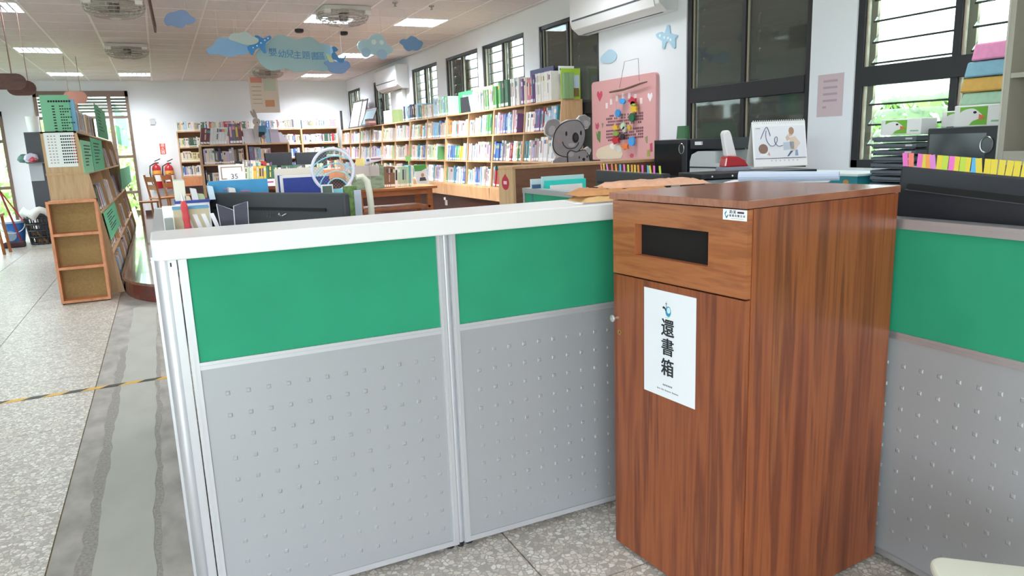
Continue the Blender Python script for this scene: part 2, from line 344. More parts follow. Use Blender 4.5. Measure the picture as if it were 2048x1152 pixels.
# ---- windows
PANE = glass('window glass', '#dfe6e4', .1); PANED = glass('dusty glass', '#b9bdb6', .14, .12)
SLATC = glass('clear louvre', '#fbfdfb', .04, .1); SLATD = M('closed louvre', '#55564f', .5); LFR = M('louvre frame', '#b7ab97', .6)
def window(i, a, b, kind):
    w = sempty('window_%d' % i, (XW+.05, (a+b)/2, WZ0)); x0, x1 = XW+.012, XW+.075; t = .055; zt0, zt1 = 1.785, 1.91; mid = (a+b)/2
    MB().box(x0, x1, a, a+t, WZ0, WZ1).box(x0, x1, b-t, b, WZ0, WZ1).box(x0, x1, a, b, WZ0, WZ0+t).box(x0, x1, a, b, WZ1-t*.8, WZ1).build('frame', DKMET, w, bevel=.003)
    MB().box(x0-.008, x1, a+t, b-t, zt0, zt1).build('transom', DKMET, w, bevel=.003)
    for z0, z1 in ((WZ0+t, zt0), (zt1, WZ1-t*.8)):
        MB().box(x0, x1, mid-.022, mid+.022, z0, z1).build('mullion', DKMET, w)
        for c, d in ((a+t, mid-.022), (mid+.022, b-t)):
            MB().box(x0+.03, x0+.034, c, d, z0, z1).build('pane', PANED if kind == 'dark' else PANE, w)
            MB().box(x0+.02, x0+.044, c, c+.012, z0, z1).box(x0+.02, x0+.044, d-.012, d, z0, z1).build('sash_edge', LFR, w)
    xl = XW+.125
    for c, d in ((a+.02, mid), (mid, b-.02)):
        MB().box(xl-.012, xl+.012, c, c+.05, WZ0, WZ1).box(xl-.012, xl+.012, d-.05, d, WZ0, WZ1).build('louvre_frame', LFR if kind != 'dark' else SLATD, w)
        k = kind
        if kind == 'half': k = 'dark' if c > mid-.01 else 'open'
        n = 12; h = (WZ1-WZ0)/n; ang = R(75) if k == 'dark' else R(48); L = h*.56 if k == 'dark' else h*.5
        me = None
        for j in range(n):
            z = WZ0+h*(j+.5); dx, dz = math.cos(ang)*L, math.sin(ang)*L
            if me is None:
                m_ = MB().hexa([(-dx, -(d-c)/2+.05, -dz), (-dx+.009, -(d-c)/2+.05, -dz), (-dx+.009, (d-c)/2-.05, -dz), (-dx, (d-c)/2-.05, -dz),
                                (dx, -(d-c)/2+.05, dz), (dx+.009, -(d-c)/2+.05, dz), (dx+.009, (d-c)/2-.05, dz), (dx, (d-c)/2-.05, dz)])
                m_.box(-dx-.004, -dx+.004, -(d-c)/2+.05, (d-c)/2-.05, -dz-.007, -dz+.005, 1); me = m_.mesh('louvre_slat'); me.materials.append(SLATD if k == 'dark' else SLATC); me.materials.append(M('slat edge', '#26261f', .6))
            share('louvre_slat', me, (xl, (c+d)/2, z), w)
    return w
for i, ((a, b), k) in enumerate(zip(WIN, ['open', 'half', 'open', 'half', 'open', 'dark', 'dark', 'open'])): window(i+1, a, b, k)
# ---- glazed door in the back wall
DFR = M('door frame', '#7a6458', .5); d1 = sempty('door_1', ((DX0+DX1)/2, YB, 0))
y0, y1 = YB-.03, YB+.06
MB().box(DX0, DX0+.06, y0, y1, 0, DZ).box(DX1-.06, DX1, y0, y1, 0, DZ).box(DX0, DX1, y0, y1, DZ-.12, DZ).build('frame', DFR, d1)
dx = [DX0+.06, -1.45, -.82, DX1-.06]; dz = [0.02, .72, 1.5, 2.35, DZ-.12]
for x in dx[1:-1]: MB().box(x-.04, x+.04, y0, y1, 0, DZ-.12).build('mullion', DFR, d1)
for z in dz[1:-1]: MB().box(dx[0], dx[-1], y0+.01, y1, z-.03, z+.03).build('rail', DFR, d1)
for a, b in zip(dx, dx[1:]):
    for c, d in zip(dz, dz[1:]): MB().box(a, b, YB+.015, YB+.02, c, d).build('pane', PANE, d1)
BLIND = M('cream blind', '#d9cdbf', .8)
for k in range(5): MB().box(dx[0], dx[-1], YB+.07, YB+.1, 2.45+k*.065, 2.45+k*.065+.05).build('blind_slat', BLIND, d1)
d2 = sempty('door_2', ((D2X0+D2X1)/2, YB, 0))
MB().box(D2X0, D2X0+.06, y0, y1, 0, 2.5).box(D2X1-.06, D2X1, y0, y1, 0, 2.5).box(D2X0, D2X1, y0, y1, 2.4, 2.5).build('frame', DFR, d2)
for z in (.95, 1.9): MB().box(D2X0+.06, D2X1-.06, y0+.01, y1, z-.03, z+.03).build('rail', DFR, d2)
for c, d in ((0.02, .92), (.98, 1.87), (1.93, 2.4)): MB().box(D2X0+.06, D2X1-.06, YB+.015, YB+.02, c, d).build('pane', PANE, d2)
# left wall glazing
for i, (a, b) in enumerate(LW):
    w = sempty('window_%d' % (i+9), (XL, (a+b)/2, .8))
    n = max(2, round((b-a)/1.4))
    MB().box(XL-.08, XL-.02, a, b, .8, .86).box(XL-.08, XL-.02, a, b, 2.64, 2.7).build('frame', DKMET, w)
    for k in range(n+1): y = a+(b-a)*k/n; MB().box(XL-.08, XL-.02, y-.03, y+.03, .8, 2.7).build('mullion', DKMET, w)
    for k in range(n): MB().box(XL-.05, XL-.045, a+(b-a)*k/n, a+(b-a)*(k+1)/n, .86, 2.64).build('pane', PANE, w)
# ---- ledge under the window-wall and back-wall bookcases, baseboards
struct(MB().box(4.0, XW, 7.1, YB, PZ, .745), 'trim_1', DKBROWN)
struct(MB().box(.43, 4.0, 17.98, YB, PZ, .80), 'trim_2', DKBROWN)
struct(MB().box(-.4, .43, YB-.015, YB, PZ, PZ+.1), 'baseboard_back', DKBROWN)
struct(MB().box(XW-.012, XW, YF, 7.1, 0, .1), 'baseboard_right', DKBROWN)
# ---- outside
struct(MB().box(-40, 45, -40, 60, -.6, -.5), 'ground', M('lawn', '#8f9a6c', .9, var=.2, vs=(2, 2, 2)))
LEAF = M('leaf green', '#b3d485', .6, var=.35, vs=(5, 5, 5))
LEAF2 = M('leaf deep green', '#6fa03e', .6, var=.35, vs=(5, 5, 5))
def shrub(name, label, c, r, h, n, cat='shrub', group=None):
    t = thing(name, label, cat, (c[0], c[1], -.5), group=group); mb = MB()
    for i in range(n):
        th = random.uniform(0, 6.28); q = random.uniform(.75, 1.02); z = random.uniform(.05, 1)
        rr = r*math.sqrt(max(.05, 1-(2*z-1)**2*.75))*q
        p = Vector((c[0]+rr*math.cos(th), c[1]+rr*math.sin(th), -.5+.3+z*h)); a = Vector((random.gauss(0, 1), random.gauss(0, 1), random.gauss(0, 1))).normalized(); b = a.orthogonal(); s = random.uniform(.07, .14)
        mb.add([p+a*s, p+b*s*.5, p-a*s, p-b*s*.5], [(0, 1, 2, 3)])
    tag(mb.build('foliage', LEAF2 if c[0] > 5 else LEAF, t), kind='stuff')
    m2 = MB()
    for k in range(5):
        th = k*1.3; m2.tube([(c[0], c[1], -.5), (c[0]+.15*r*math.cos(th), c[1]+.15*r*math.sin(th), -.5+h*.35), (c[0]+.5*r*math.cos(th), c[1]+.5*r*math.sin(th), -.5+h*.75)], [.06, .045, .02], 6)
    m2.build('stems', M('bark', '#5d4a3c', .9), t)
shrub('garden_shrub', 'sunlit green shrub outside the louvred window at far right', (8.6, 3.1, 0), 1.3, 2.4, 2600)
shrub('garden_shrub', 'green bush outside the window behind the paper stack', (9.4, 6.2, 0), 1.4, 2.1, 2000)
shrub('garden_shrub', 'green bush outside the windows above the long bookcase', (9.5, 14.5, 0), 2.0, 2.6, 2000)
shrub('garden_shrub', 'pale green bush behind the glazed door beside the white wall', (-.7, 25.5, 0), 1.3, 2.6, 1600)
shrub('garden_shrub', 'pale green bush behind the glazed door by the dark cabinet', (-3.6, 26.0, 0), 1.4, 2.8, 1600)
shrub('garden_shrub', 'green bush outside the left window beyond the mop', (-6.2, 21.8, 0), 1.3, 2.6, 1600)
# ================================================================== BOOKS
PAL = [('white', '#e9e7e4'), ('white', '#dcdcde'), ('cream', '#e2d8c4'), ('pale pink', '#dcb9b8'), ('pink', '#cf7f92'), ('red', '#b23a3f'), ('maroon', '#6d2e3c'),
       ('orange', '#d38a4d'), ('yellow', '#d6b64a'), ('pale yellow', '#e3d6a0'), ('pale green', '#b4cbad'), ('green', '#5e9b62'), ('dark green', '#3f6450'), ('teal', '#4c8d96'),
       ('pale blue', '#aac6d8'), ('sky blue', '#68aed0'), ('blue', '#4a6fa8'), ('navy', '#2f3c60'), ('lilac', '#b3a3c4'), ('purple', '#775a8d'), ('grey', '#a5a2a4'),
       ('dark grey', '#5a5a60'), ('black', '#2c2c31'), ('beige', '#c3ad93'), ('brown', '#87664d')]
for i, (n, h) in enumerate(PAL): M('book cover %d' % i, h, .45)
PAGES = M('book pages', '#e2dac8', .9); SPLAB = M('spine label', '#efeeec', .7)
BOOKS = []          # (origin, ex, ey, ez unit axes, thickness, depth, height, colour index, band colour, place words)
def row(p0, along, into, up, length, hmax, place, pal, tmin=.02, tmax=.045, dmax=.2, fill=1., hmin=.72, lean=0., band=True, hs=None, start=0., same=None):
    """one row of books on a board: spines towards -into, left to right along"""
    along = Vector(along).normalized(); into = Vector(into).normalized(); up = Vector(up).normalized(); p0 = Vector(p0); s = start; i = 0
    series = 0; ci = random.choice(pal); hh = random.uniform(hmin, 1)*hmax; tt = random.uniform(tmin, tmax)
    while True:
        if series <= 0:
            series = random.choice([1, 1, 1, 2, 3, 5]) if same is None else same; ci = random.choice(pal); hh = random.uniform(hmin, 1)*hmax; tt = random.uniform(tmin, tmax)
        series -= 1
        t = tt; h = hh*(1 if series else random.uniform(.97, 1))
        if s+t > length*fill: break
        a = up*math.cos(lean)+along*math.sin(lean); e = along*math.cos(lean)-up*math.sin(lean)
        pull = random.uniform(0, .015)
        BOOKS.append((p0+along*s-into*(-pull)+up*(t*math.sin(lean) if lean > 0 else 0), e, into, a, t*.96, min(dmax, h*.75), h, ci, random.randrange(len(PAL)), place, i))
        s += t*1.01/math.cos(lean); i += 1
def book_geom(mb, k):
    # unit book: x thickness, y depth (spine at 0), z height.  slots 0 cover 1 pages 2 label 3 band
    mb.box(0, .12, 0, 1, 0, 1, 0).box(.88, 1, 0, 1, 0, 1, 0).box(.12, .88, 0, .05, 0, 1, 0).box(.12, .88, .05, .97, .015, .985, 1)
    mb.add([(.05, -.004, .05), (.95, -.004, .05), (.95, -.004, .16), (.05, -.004, .16)], [(0, 1, 2, 3)], 2)
    if k == 1: mb.add([(.18, -.004, .35), (.82, -.004, .35), (.82, -.004, .85), (.18, -.004, .85)], [(0, 1, 2, 3)], 3)
    if k == 2: mb.add([(.0, -.004, .72), (1, -.004, .72), (1, -.004, .88), (.0, -.004, .88)], [(0, 1, 2, 3)], 3)
    if k == 3: mb.add([(.3, -.004, .28), (.7, -.004, .28), (.7, -.004, .62), (.3, -.004, .62)], [(0, 1, 2, 3)], 3).add([(.25, -.004, .7), (.75, -.004, .7), (.75, -.004, .92), (.25, -.004, .92)], [(0, 1, 2, 3)], 3)
    return mb
BOOK_ME = []
for k in range(4):
    me = book_geom(MB(), k).mesh('book')
    for _ in range(4): me.materials.append(PAGES)
    BOOK_ME.append(me)
COOL = [0, 1, 2, 3, 10, 13, 14, 15, 16, 18, 20, 0, 1, 14]; MIX = list(range(25))+[0, 0, 1, 1, 2, 3, 14]; PALE = [0, 1, 2, 3, 0, 1, 14, 18, 20, 23, 9, 0, 5, 16, 12]
MUTED = [20, 23, 2, 0, 1, 20, 24, 22, 17, 6, 19, 3, 18, 12]; BRIGHT = [4, 5, 7, 8, 11, 13, 14, 15, 16, 0, 1, 10, 19, 0, 2]
GREYISH = [20, 1, 0, 2, 20, 23, 3, 18, 14, 10]
# ================================================================== BOOKCASES
LEV = [.93, 1.267, 1.614, 1.944]; TB = .02
def xf(z): return 4.068-(1.944-z)*.1
def wall_bookcase(y0, y1, label):
    t = thing('bookcase', label, 'bookcase', (4.2, (y0+y1)/2, .745), group='bookcases along the window wall')
    prof = [(xf(.745), .745), (4.33, .745), (4.33, 1.944), (xf(1.944), 1.944)]
    for a in (y0+.001, y1-.021): MB().prism(prof, 'xz', a, a+.02).build('side_panel', PLYV, t)
    MB().prism([(xf(.93)+.003, .93), (4.31, .93), (4.31, 1.924), (xf(1.924)+.003, 1.924)], 'xz', (y0+y1)/2-.01, (y0+y1)/2+.01).build('divider', PLYV, t)
    MB().box(4.312, 4.33, y0+.021, y1-.021, .75, 1.92).build('back_panel', PLYV, t)
    for z in LEV: MB().box(xf(z)-.004, 4.312 if z < 1.9 else 4.33, y0+.021 if z < 1.9 else y0, y1-.021 if z < 1.9 else y1, z-TB, z).build('shelf', BEECH, t)
    MB().box(xf(.8)-.004, xf(.8)+.016, y0+.021, y1-.021, .745, .91).build('base_board', BEECH, t)
UN = [(7.16, 8.97), (8.97, 10.75), (10.75, 12.57), (12.57, 14.35), (14.35, 16.13), (16.13, 17.89)]
UW = ['nearest', 'second', 'third', 'fourth', 'fifth', 'farthest']
UL = ['with the koala cutout before its end', 'second from the near end', 'third from the near end', 'fourth from the near end', 'below the small air conditioner', 'in the far corner']
for i, (a, b) in enumerate(UN): wall_bookcase(a, b, 'light wooden slant-front bookcase under the windows, '+UL[i])
ROWN = ['bottom shelf', 'lower shelf', 'upper shelf', 'top']
upw = Vector((.1, 0, 1)).normalized(); into = Vector((1, 0, -.1)).normalized()
for i, (a, b) in enumerate(UN):
    mid = (a+b)/2
    for h_, (c, d) in enumerate(((mid, b), (a, mid))):        # left bay is the far one
        bay = 'left' if h_ == 0 else 'right'
        for r, z in enumerate(LEV):
            pl = '%s bay, %s window-wall bookcase' % (bay, UW[i]); n_ = c+.02; f_ = d-.02
            if r == 3: continue
            fl = random.choice([.97, .95, .9, .8]) if not (i == 2 and h_ == 1 and r == 1) else .6
            pal = (BRIGHT+COOL+COOL+PALE) if i < 2 else (COOL+PALE+GREYISH+[7, 11] if i < 3 else GREYISH)
            ln = random.choice([0, 0, .05, -.0]); ln = max(0, ln)
            row((xf(z)+.012, f_, z+.001), (0, -1, 0), into, upw, d-c-.04, .27 if i else .285, ROWN[r]+', '+pl, pal, .022, .05 if i < 2 else .04, .2, fl, .75, ln)
# books standing on top of the window-wall run
def toprow(y1, y0, pal, hmax, hmin, place, same=None, t=(.02, .04)):
    row((4.085, y1, 1.945), (0, -1, 0), (1, 0, 0), (0, 0, 1), y1-y0, hmax, place, pal, t[0], t[1], .2, 1, hmin, 0, same=same)
toprow(13.05, 12.2, [13, 22, 21, 14, 17], .27, .85, 'in the dark group above the window-wall run')
toprow(12.15, 11.45, [23, 2, 1, 13], .24, .8, 'beside the dark group above the window-wall run')
toprow(11.4, 10.7, [15, 14, 0, 11, 10], .3, .85, 'in the blue and green group above the window-wall run')
toprow(10.1, 9.35, [2, 0, 7, 14, 1], .27, .85, 'in the cream group above the window-wall run')
toprow(9.3, 8.9, [8, 11, 20, 14], .3, .85, 'beside the yellow spine above the window-wall run')
toprow(8.88, 8.55, [12, 11, 9, 22], .36, .9, 'in the tall green group above the window-wall run')
toprow(8.5, 8.25, [0, 1], .34, .95, 'in the white pair group above the window-wall run')
toprow(8.22, 7.85, [5, 7, 4, 18, 2, 19], .33, .85, 'in the red and orange group above the near bookcase')
toprow(7.83, 7.42, [0], .33, .98, 'in the white encyclopedia set above the near bookcase', same=30, t=(.028, .0285))
# back-wall bookcases
BL = [1.02, 1.337, 1.655, 2.005]
def yf(z): return 18.02-(2.005-z)*-.0-(2.005-z)*.08
def back_bookcase(x0, x1, label):
    t = thing('bookcase', label, 'bookcase', ((x0+x1)/2, 18.15, .80), group='bookcases along the back wall')
    prof = [(yf(.8), .8), (18.28, .8), (18.28, 2.005), (yf(2.005), 2.005)]
    for a in (x0+.001, x1-.021): MB().prism(prof, 'yz', a, a+.02).build('side_panel', PLYV, t)
    MB().box(x0+.02, x1-.02, 18.26, 18.28, .8, 2.0).build('back_panel', M('reddish back panel', '#a5704f', .6), t)
    for z in BL: MB().box(x0 if z > 1.9 else x0+.021, x1 if z > 1.9 else x1-.021, yf(z)-.004, 18.26, z-.022, z).build('shelf', BEECH, t)
    MB().box(x0+.021, x1-.021, yf(.9)-.004, yf(.9)+.015, .8, 1.0).build('base_board', ORANGEW, t)
BX = [.43, 1.33, 2.23, 3.13, 3.99]
BLB = ['leftmost one beside the fire extinguishers', 'second from the left behind the rabbit cutout', 'third from the left', 'rightmost one in the corner']
for i in range(4):
    back_bookcase(BX[i], BX[i+1], 'wooden bookcase against the back wall, '+BLB[i])
    for r, z in enumerate(BL):
        row((BX[i]+.03, yf(z)+.01, z+.001), (1, 0, 0), Vector((0, 1, 0)), (0, 0, 1), .88 if r == 3 else .84, .215 if r == 3 else .235,
            ['bottom shelf', 'lower shelf', 'upper shelf', 'top'][r]+' of the %s back-wall bookcase' % ORD[i], PALE, .02, .035, .15, random.choice([1, .95]), .85, 0)
# free-standing case in the middle of the platform
t = thing('bookcase', 'free-standing wooden bookcase on the platform below the rabbit cutout', 'bookcase', (1.32, 13.15, PZ))
mx0, mx1, my = .62, 2.04, 13.0
for x in (mx0, 1.33, mx1-.03): MB().box(x, x+.03, my, my+.3, PZ, 1.62).build('side_panel' if x != 1.33 else 'divider', PLYV, t)
MB().box(mx0+.03, mx1-.03, my+.285, my+.3, PZ, 1.62).build('back_panel', M('brown back panel', '#7d5744', .6), t)
ML = [.62, .98, 1.325, 1.64]
for z in ML: MB().box(mx0 if z > 1.6 else mx0+.03, mx1 if z > 1.6 else mx1-.03, my-.005, my+.285, z-.025, z).build('shelf', BEECH, t)
row((mx0+.05, my+.01, 1.326), (1, 0, 0), (0, 1, 0), (0, 0, 1), .64, .265, 'upper left shelf of the platform bookcase', MUTED, .02, .04, .2, 1, .75)
row((1.38, my+.01, 1.326), (1, 0, 0), (0, 1, 0), (0, 0, 1), .35, .27, 'upper right shelf of the platform bookcase', MUTED, .02, .04, .2, 1, .75)
row((mx0+.05, my+.01, .981), (1, 0, 0), (0, 1, 0), (0, 0, 1), .64, .265, 'lower left shelf of the platform bookcase', MUTED, .02, .04, .2, 1, .75)
row((mx0+.02, my+.02, 1.641), (1, 0, 0), (0, 1, 0), (0, 0, 1), .44, .33, 'leaning on top of the platform bookcase', [6, 22, 20, 20, 24, 1, 17], .03, .05, .2, 1, .8, .16)
row((1.10, my+.02, 1.641), (1, 0, 0), (0, 1, 0), (0, 0, 1), .2, .34, 'in the purple set on top of the platform bookcase', [24, 21, 19, 6], .04, .06, .2, 1, .9, 0)
# double-sided slanted case at the left
AL = [.45, .9, 1.35, 1.79]
def ax(z): return -.519-(z/1.79)*.243
XC = -.926; XBK = -1.095
def a_case(y0, y1, label, first):
    t = thing('bookcase', label, 'bookcase', (XC, (y0+y1)/2, 0), group='slant-front bookcases at left')
    prof = [(XBK, 0), (ax(0), 0), (ax(1.79), 1.79), (XBK, 1.79)]
    for a in (y0, y1-.02): MB().prism(prof, 'xz', a, a+.02).build('side_panel', PLYV, t)
    MB().box(XBK, XBK+.012, y0+.02, y1-.02, .05, 1.77).build('back_panel', M('brown back panel', '#7d5744', .6), t)
    MB().box(XBK-.004, ax(1.79)+.01, y0, y1, 1.77, 1.79).build('top_board', BEECH, t)
    for z in AL[:-1]+[.06]:
        MB().box(XBK+.012, ax(z), y0+.02, y1-.02, z-.02, z).build('shelf', BEECH, t)
    return t
UA = [(9.2, 10.9), (10.9, 12.6), (12.6, 14.3), (14.3, 16.0)]; UAL = ['nearest one with the white list on its end', 'second one from the near end', 'third one, half hidden', 'farthest one by the glazed door']
for i, (a, b) in enumerate(UA):
    t = a_case(a, b, 'slanted wooden bookcase at left, '+UAL[i], i == 0)
    if i == 0:
        MB().box(XBK-.004, ax(1.35)+.006, a-.012, a, 1.33, 1.355).build('end_rail', BEECH, t)
    for r, z in enumerate([.06]+AL[:-1]):
        tl = ax(z+.2)-.17
        row((ax(z+.02)-.02, a+.06, z+.001), (0, 1, 0), Vector((-1, 0, -.13)).normalized(), Vector((-.13, 0, 1)).normalized(), b-a-.12, .31,
            ['floor shelf', 'low shelf', 'middle shelf', 'upper shelf'][r]+' of the %s slanted bookcase' % ['nearest', 'second', 'third', 'farthest'][i], GREYISH+[24, 12], .025, .05, .15, random.choice([.9, .75, .85]), .8)
row((-.77, 9.42, 1.791), (0, 1, 0), (-1, 0, 0), (0, 0, 1), 1.2, .26, 'on top of the nearest slanted bookcase', [20, 20, 1, 23, 20, 18], .03, .05, .2, 1, .85)
row((-.77, 11.0, 1.791), (0, 1, 0), (-1, 0, 0), (0, 0, 1), 1.4, .28, 'on top of the second slanted bookcase', [20, 22, 1, 23, 24], .03, .05, .2, 1, .85)
# wooden display table on the platform, books on it
def table(name, label, x0, x1, y0, y1, z1, m, low=True):
    t = thing(name, label, 'table', ((x0+x1)/2, (y0+y1)/2, PZ))
    MB().box(x0, x1, y0, y1, z1-.035, z1).build('table_top', m, t, bevel=.004)
    for x in (x0+.06, x1-.13):
        for y in (y0+.05, y1-.12): MB().box(x, x+.07, y, y+.07, PZ, z1-.035).build('leg', m, t)
    MB().box(x0+.1, x1-.1, y0+.06, y0+.08, z1-.11, z1-.035).build('apron', m, t)
    if low: MB().box(x0+.1, x1-.1, y0+.05, y1-.05, z1-.30, z1-.27).build('lower_shelf', m, t)
TABW = wood('table wood', ['#8f5630', '#9d6238', '#a96d42', '#945a33'], (2, 10, 10), .4)
table('display_table', 'brown wooden display table with a low shelf before the window bookcases', 2.28, 3.46, 9.65, 10.35, .95, TABW)
row((2.72, 9.72, .951), (1, 0, 0), (0, 1, 0), (0, 0, 1), .42, .3, 'on the wooden display table', [12, 0, 0, 11, 15, 24, 10, 22], .03, .045, .2, 1, .85, .06)
row((2.28, 9.85, .951), (1, 0, 0), (0, 1, 0), (0, 0, 1), .42, .26, 'at the left end of the display table', [10, 13, 2, 1], .03, .045, .2, 1, .9, 0)
RTZ = 1.07; rtx0, rtx1 = at_y(428, 350, 11.0).x, at_y(662, 350, 11.0).x
table('reading_table', 'wooden reading table with rows of books and black monitors', rtx0, rtx1, 11.0, 11.9, RTZ, TABW)
def prow(pa, pb, y, hmax, hmin, place, pal, lean=0., t=(.022, .04)):
    a, b = at_y(pa, 350, y).x, at_y(pb, 350, y).x
    row((a, y, RTZ+.001), (1, 0, 0), (0, 1, 0), (0, 0, 1), b-a, hmax, place, pal, t[0], t[1], .2, 1, hmin, lean)
prow(484, 557, 11.06, .235, .85, 'front row on the reading table', [13, 14, 8, 0, 0, 22, 12, 2, 10], .06)
prow(470, 548, 11.5, .32, .9, 'rear row on the reading table', [14, 2, 10, 5, 22, 16, 20], .1, (.03, .05))
prow(558, 650, 11.3, .23, .8, 'right row on the reading table behind the navy folder', [9, 2, 12, 0, 21, 22, 10], 0.)
# ---- books become objects: the 300 that show largest one by one, the rest as one mass
def show(b):
    p = b[0]+b[3]*(b[6]/2); x, y, z = proj(p)
    if z < .5 or not (-40 < x < 2090): return 0
    return b[4]*b[6]/z/z*(.6 if b[9].startswith(('floor', 'low ')) else 1)
BOOKS.sort(key=show, reverse=True)
NB = 300
rest = MB()
for n, (p, ex, ey, ez, t_, d_, h_, ci, bi, place, i) in enumerate(BOOKS):
    T = Matrix(((ex.x*t_, ey.x*d_, ez.x*h_, p.x), (ex.y*t_, ey.y*d_, ez.y*h_, p.y), (ex.z*t_, ey.z*d_, ez.z*h_, p.z), (0, 0, 0, 1)))
    if ex.cross(ey).dot(ez) < 0: # mirror so that the frame stays right-handed
        p = p+ex*t_; ex = -ex
        T = Matrix(((ex.x*t_, ey.x*d_, ez.x*h_, p.x), (ex.y*t_, ey.y*d_, ez.y*h_, p.y), (ex.z*t_, ey.z*d_, ez.z*h_, p.z), (0, 0, 0, 1)))
    if n < NB:
        o = bpy.data.objects.new('book', BOOK_ME[(n*7+bi) % 4]); COL.objects.link(o); o.matrix_world = T
        for s, m in enumerate((MATS['book cover %d' % ci], PAGES, SPLAB, MATS['book cover %d' % bi])):
            o.material_slots[s].link = 'OBJECT'; o.material_slots[s].material = m
        tag(o, '%s book, %s from left, %s' % (PAL[ci][0], ordn(i), place), 'book', 'library books in rows')
    else:
        m2 = MB(T); book_geom(m2, n % 4); k = len(rest.v); rest.v += m2.v
        rest.f += [tuple(a+k for a in f) for f in m2.f]; rest.m += [{0: ci, 1: 25, 2: 26, 3: bi}[q] for q in m2.m]
tag(rest.build('distant_books', [MATS['book cover %d' % i] for i in range(25)]+[PAGES, SPLAB]), 'many more small books filling the far and hidden shelves', 'books', kind='stuff')
# ================================================================== PARTITIONS
GREEN = M('green fabric', '#24926d', .85, var=.05, vs=(6, 6, 6), bump=.15)
GREYP = M('grey panel', '#a6a9ac', .42, .25); FOOT = M('black rubber', '#1d1e20', .6)
CAPW = M('white laminate', '#e6e6e6', .35)
def dot_mesh(m, s):
    """one pressed square stud, frustum facing -y of its frame"""
    a, b = s, s*.55
    me = MB().hexa([(-a, 0, -a), (a, 0, -a), (a, 0, a), (-a, 0, a), (-b, -.0024, -b), (b, -.0024, -b), (b, -.0024, b), (-b, -.0024, b)]).mesh('stud'); me.materials.append(m); return me
def panel(name, label, T, w, h, cap_gap, mats, dots, top=True, zb=.02):
    """office screen in its own frame: x along, y thickness (front at y=0, back at .06), z up"""
    t = bpy.data.objects.new(name, None); COL.objects.link(t); t.matrix_world = T; WMX[t.name] = T; tag(t, label, 'partition')
    b = lambda: MB(T)
    p = .028
    for x0, x1 in ((.004, p), (w-p, w-.004)): b().box(x0, x1, -.004, .064, zb, h).box(x0+.009, x0+.011, -.006, -.004, zb, h).build('side_rail', mats[2], t)
    band1 = .869 if cap_gap is None else cap_gap
    b().box(p, w-p, .004, .056, band1, h-.002).build('fabric_panel', mats[0], t)
    b().box(p, w-p, -.003, .06, band1-.024, band1).box(p, w-p, -.005, -.003, band1-.013, band1-.011).build('middle_rail', mats[2], t)
    g = b().box(p, w-p, .003, .057, zb+.02, band1-.024).build('lower_panel', mats[1], t)
    b().box(p, w-p, -.003, .06, zb, zb+.02).build('bottom_rail', mats[2], t)
    if top: b().box(0, w, -.006, .066, h-.03, h+.002).box(0, w, -.008, -.006, h-.012, h-.008).build('top_rail', mats[2], t)
    sx, sz, x_off, z_off = dots
    me = dot_mesh(mats[1], .0075); n = 0
    z = band1-.112
    while z > zb+.07:
        x = x_off
        while x < w-p-.03:
            o = bpy.data.objects.new('stud', me); COL.objects.link(o); o.parent = g; o.location = (x, .003, z); WMX[o.name] = WMX[g.name]; n += 1
            x += sx
        z -= sz
    for x in (.03, w-.03): b().cyl((x, .03, 0), (x, .03, zb+.005), .016, .016, 10).build('foot', FOOT, t)
    return t
def rz(th): return Matrix.Rotation(th, 4, 'Z')
PY = 2.36
panel('office_partition', 'green and grey office partition at the front left, next to the corner post', Matrix.Translation((.012, PY, 0)), .845, 1.2, None, (GREEN, GREYP, ALUW), (.0622, .073, .098, 0), top=False)
panel('office_partition', 'green and grey office partition beside the wooden book return box', Matrix.Translation((.872, PY, 0)), 1.22, 1.2, None, (GREEN, GREYP, ALUW), (.0622, .073, .098, 0), top=False)
panel('office_partition', 'green and grey office partition at the right edge beyond the box', Matrix.Translation((2.145, 2.34, 0)) @ rz(R(-90)), 2.3, 1.209, .835, (GREEN, GREYP, ALU), (.0625, .0745, .06, 0))
panel('office_partition', 'low green partition with silver frame behind the counter, below the turquoise folders', Matrix.Translation((2.15, 4.33, 0)) @ rz(R(-90)), 1.86, 1.2, None, (GREEN, GREYP, ALU), (.0622, .073, .098, 0))
panel('office_partition', 'side partition running back from the corner post, seen end on', Matrix.Translation((-.05, 4.66, 0)) @ rz(R(-90)), 2.26, 1.2, None, (GREEN, GREYP, ALUW), (.0622, .073, .098, 0))
# corner post with rounded channels
t = thing('partition_post', 'silver corner post under the left end of the white counter top', 'post', (-.03, PY+.02, 0))
MB().cyl((-.022, PY+.045, .02), (-.022, PY+.045, 1.2), .03, .03, 20).build('post_tube', ALU, t, smooth=True)
MB().box(-.012, .012, PY-.006, PY+.02, .02, 1.2).box(-.052, -.046, PY+.03, PY+.09, .02, 1.2).build('channel', ALUW, t)
MB().box(-.006, -.002, PY-.0075, PY-.0055, 1.175, 1.187).build('screw_slot', INK, t)
MB().cyl((-.022, PY+.045, 0), (-.022, PY+.045, .02), .018, .018, 10).build('foot', FOOT, t)
t = thing('partition_post', 'silver end post of the side partition, far behind the counter', 'post', (-.02, 4.6, 0))
MB().cyl((-.012, 4.62, .02), (-.012, 4.62, 1.205), .034, .034, 20).build('post_tube', ALU, t, smooth=True)
MB().cyl((-.012, 4.62, 0), (-.012, 4.62, .02), .018, .018, 10).build('foot', FOOT, t)
# centre post between the two panels
t = thing('partition_post', 'pale grey joint post between the two front partitions', 'post', (.864, PY+.03, 0))
MB().cyl((.8655, PY+.02, .02), (.8655, PY+.02, 1.2), .0135, .0135, 14).build('post_tube', ALUW, t, smooth=True)
MB().cyl((.8655, PY+.02, 0), (.8655, PY+.02, .02), .012, .012, 10).build('foot', FOOT, t)
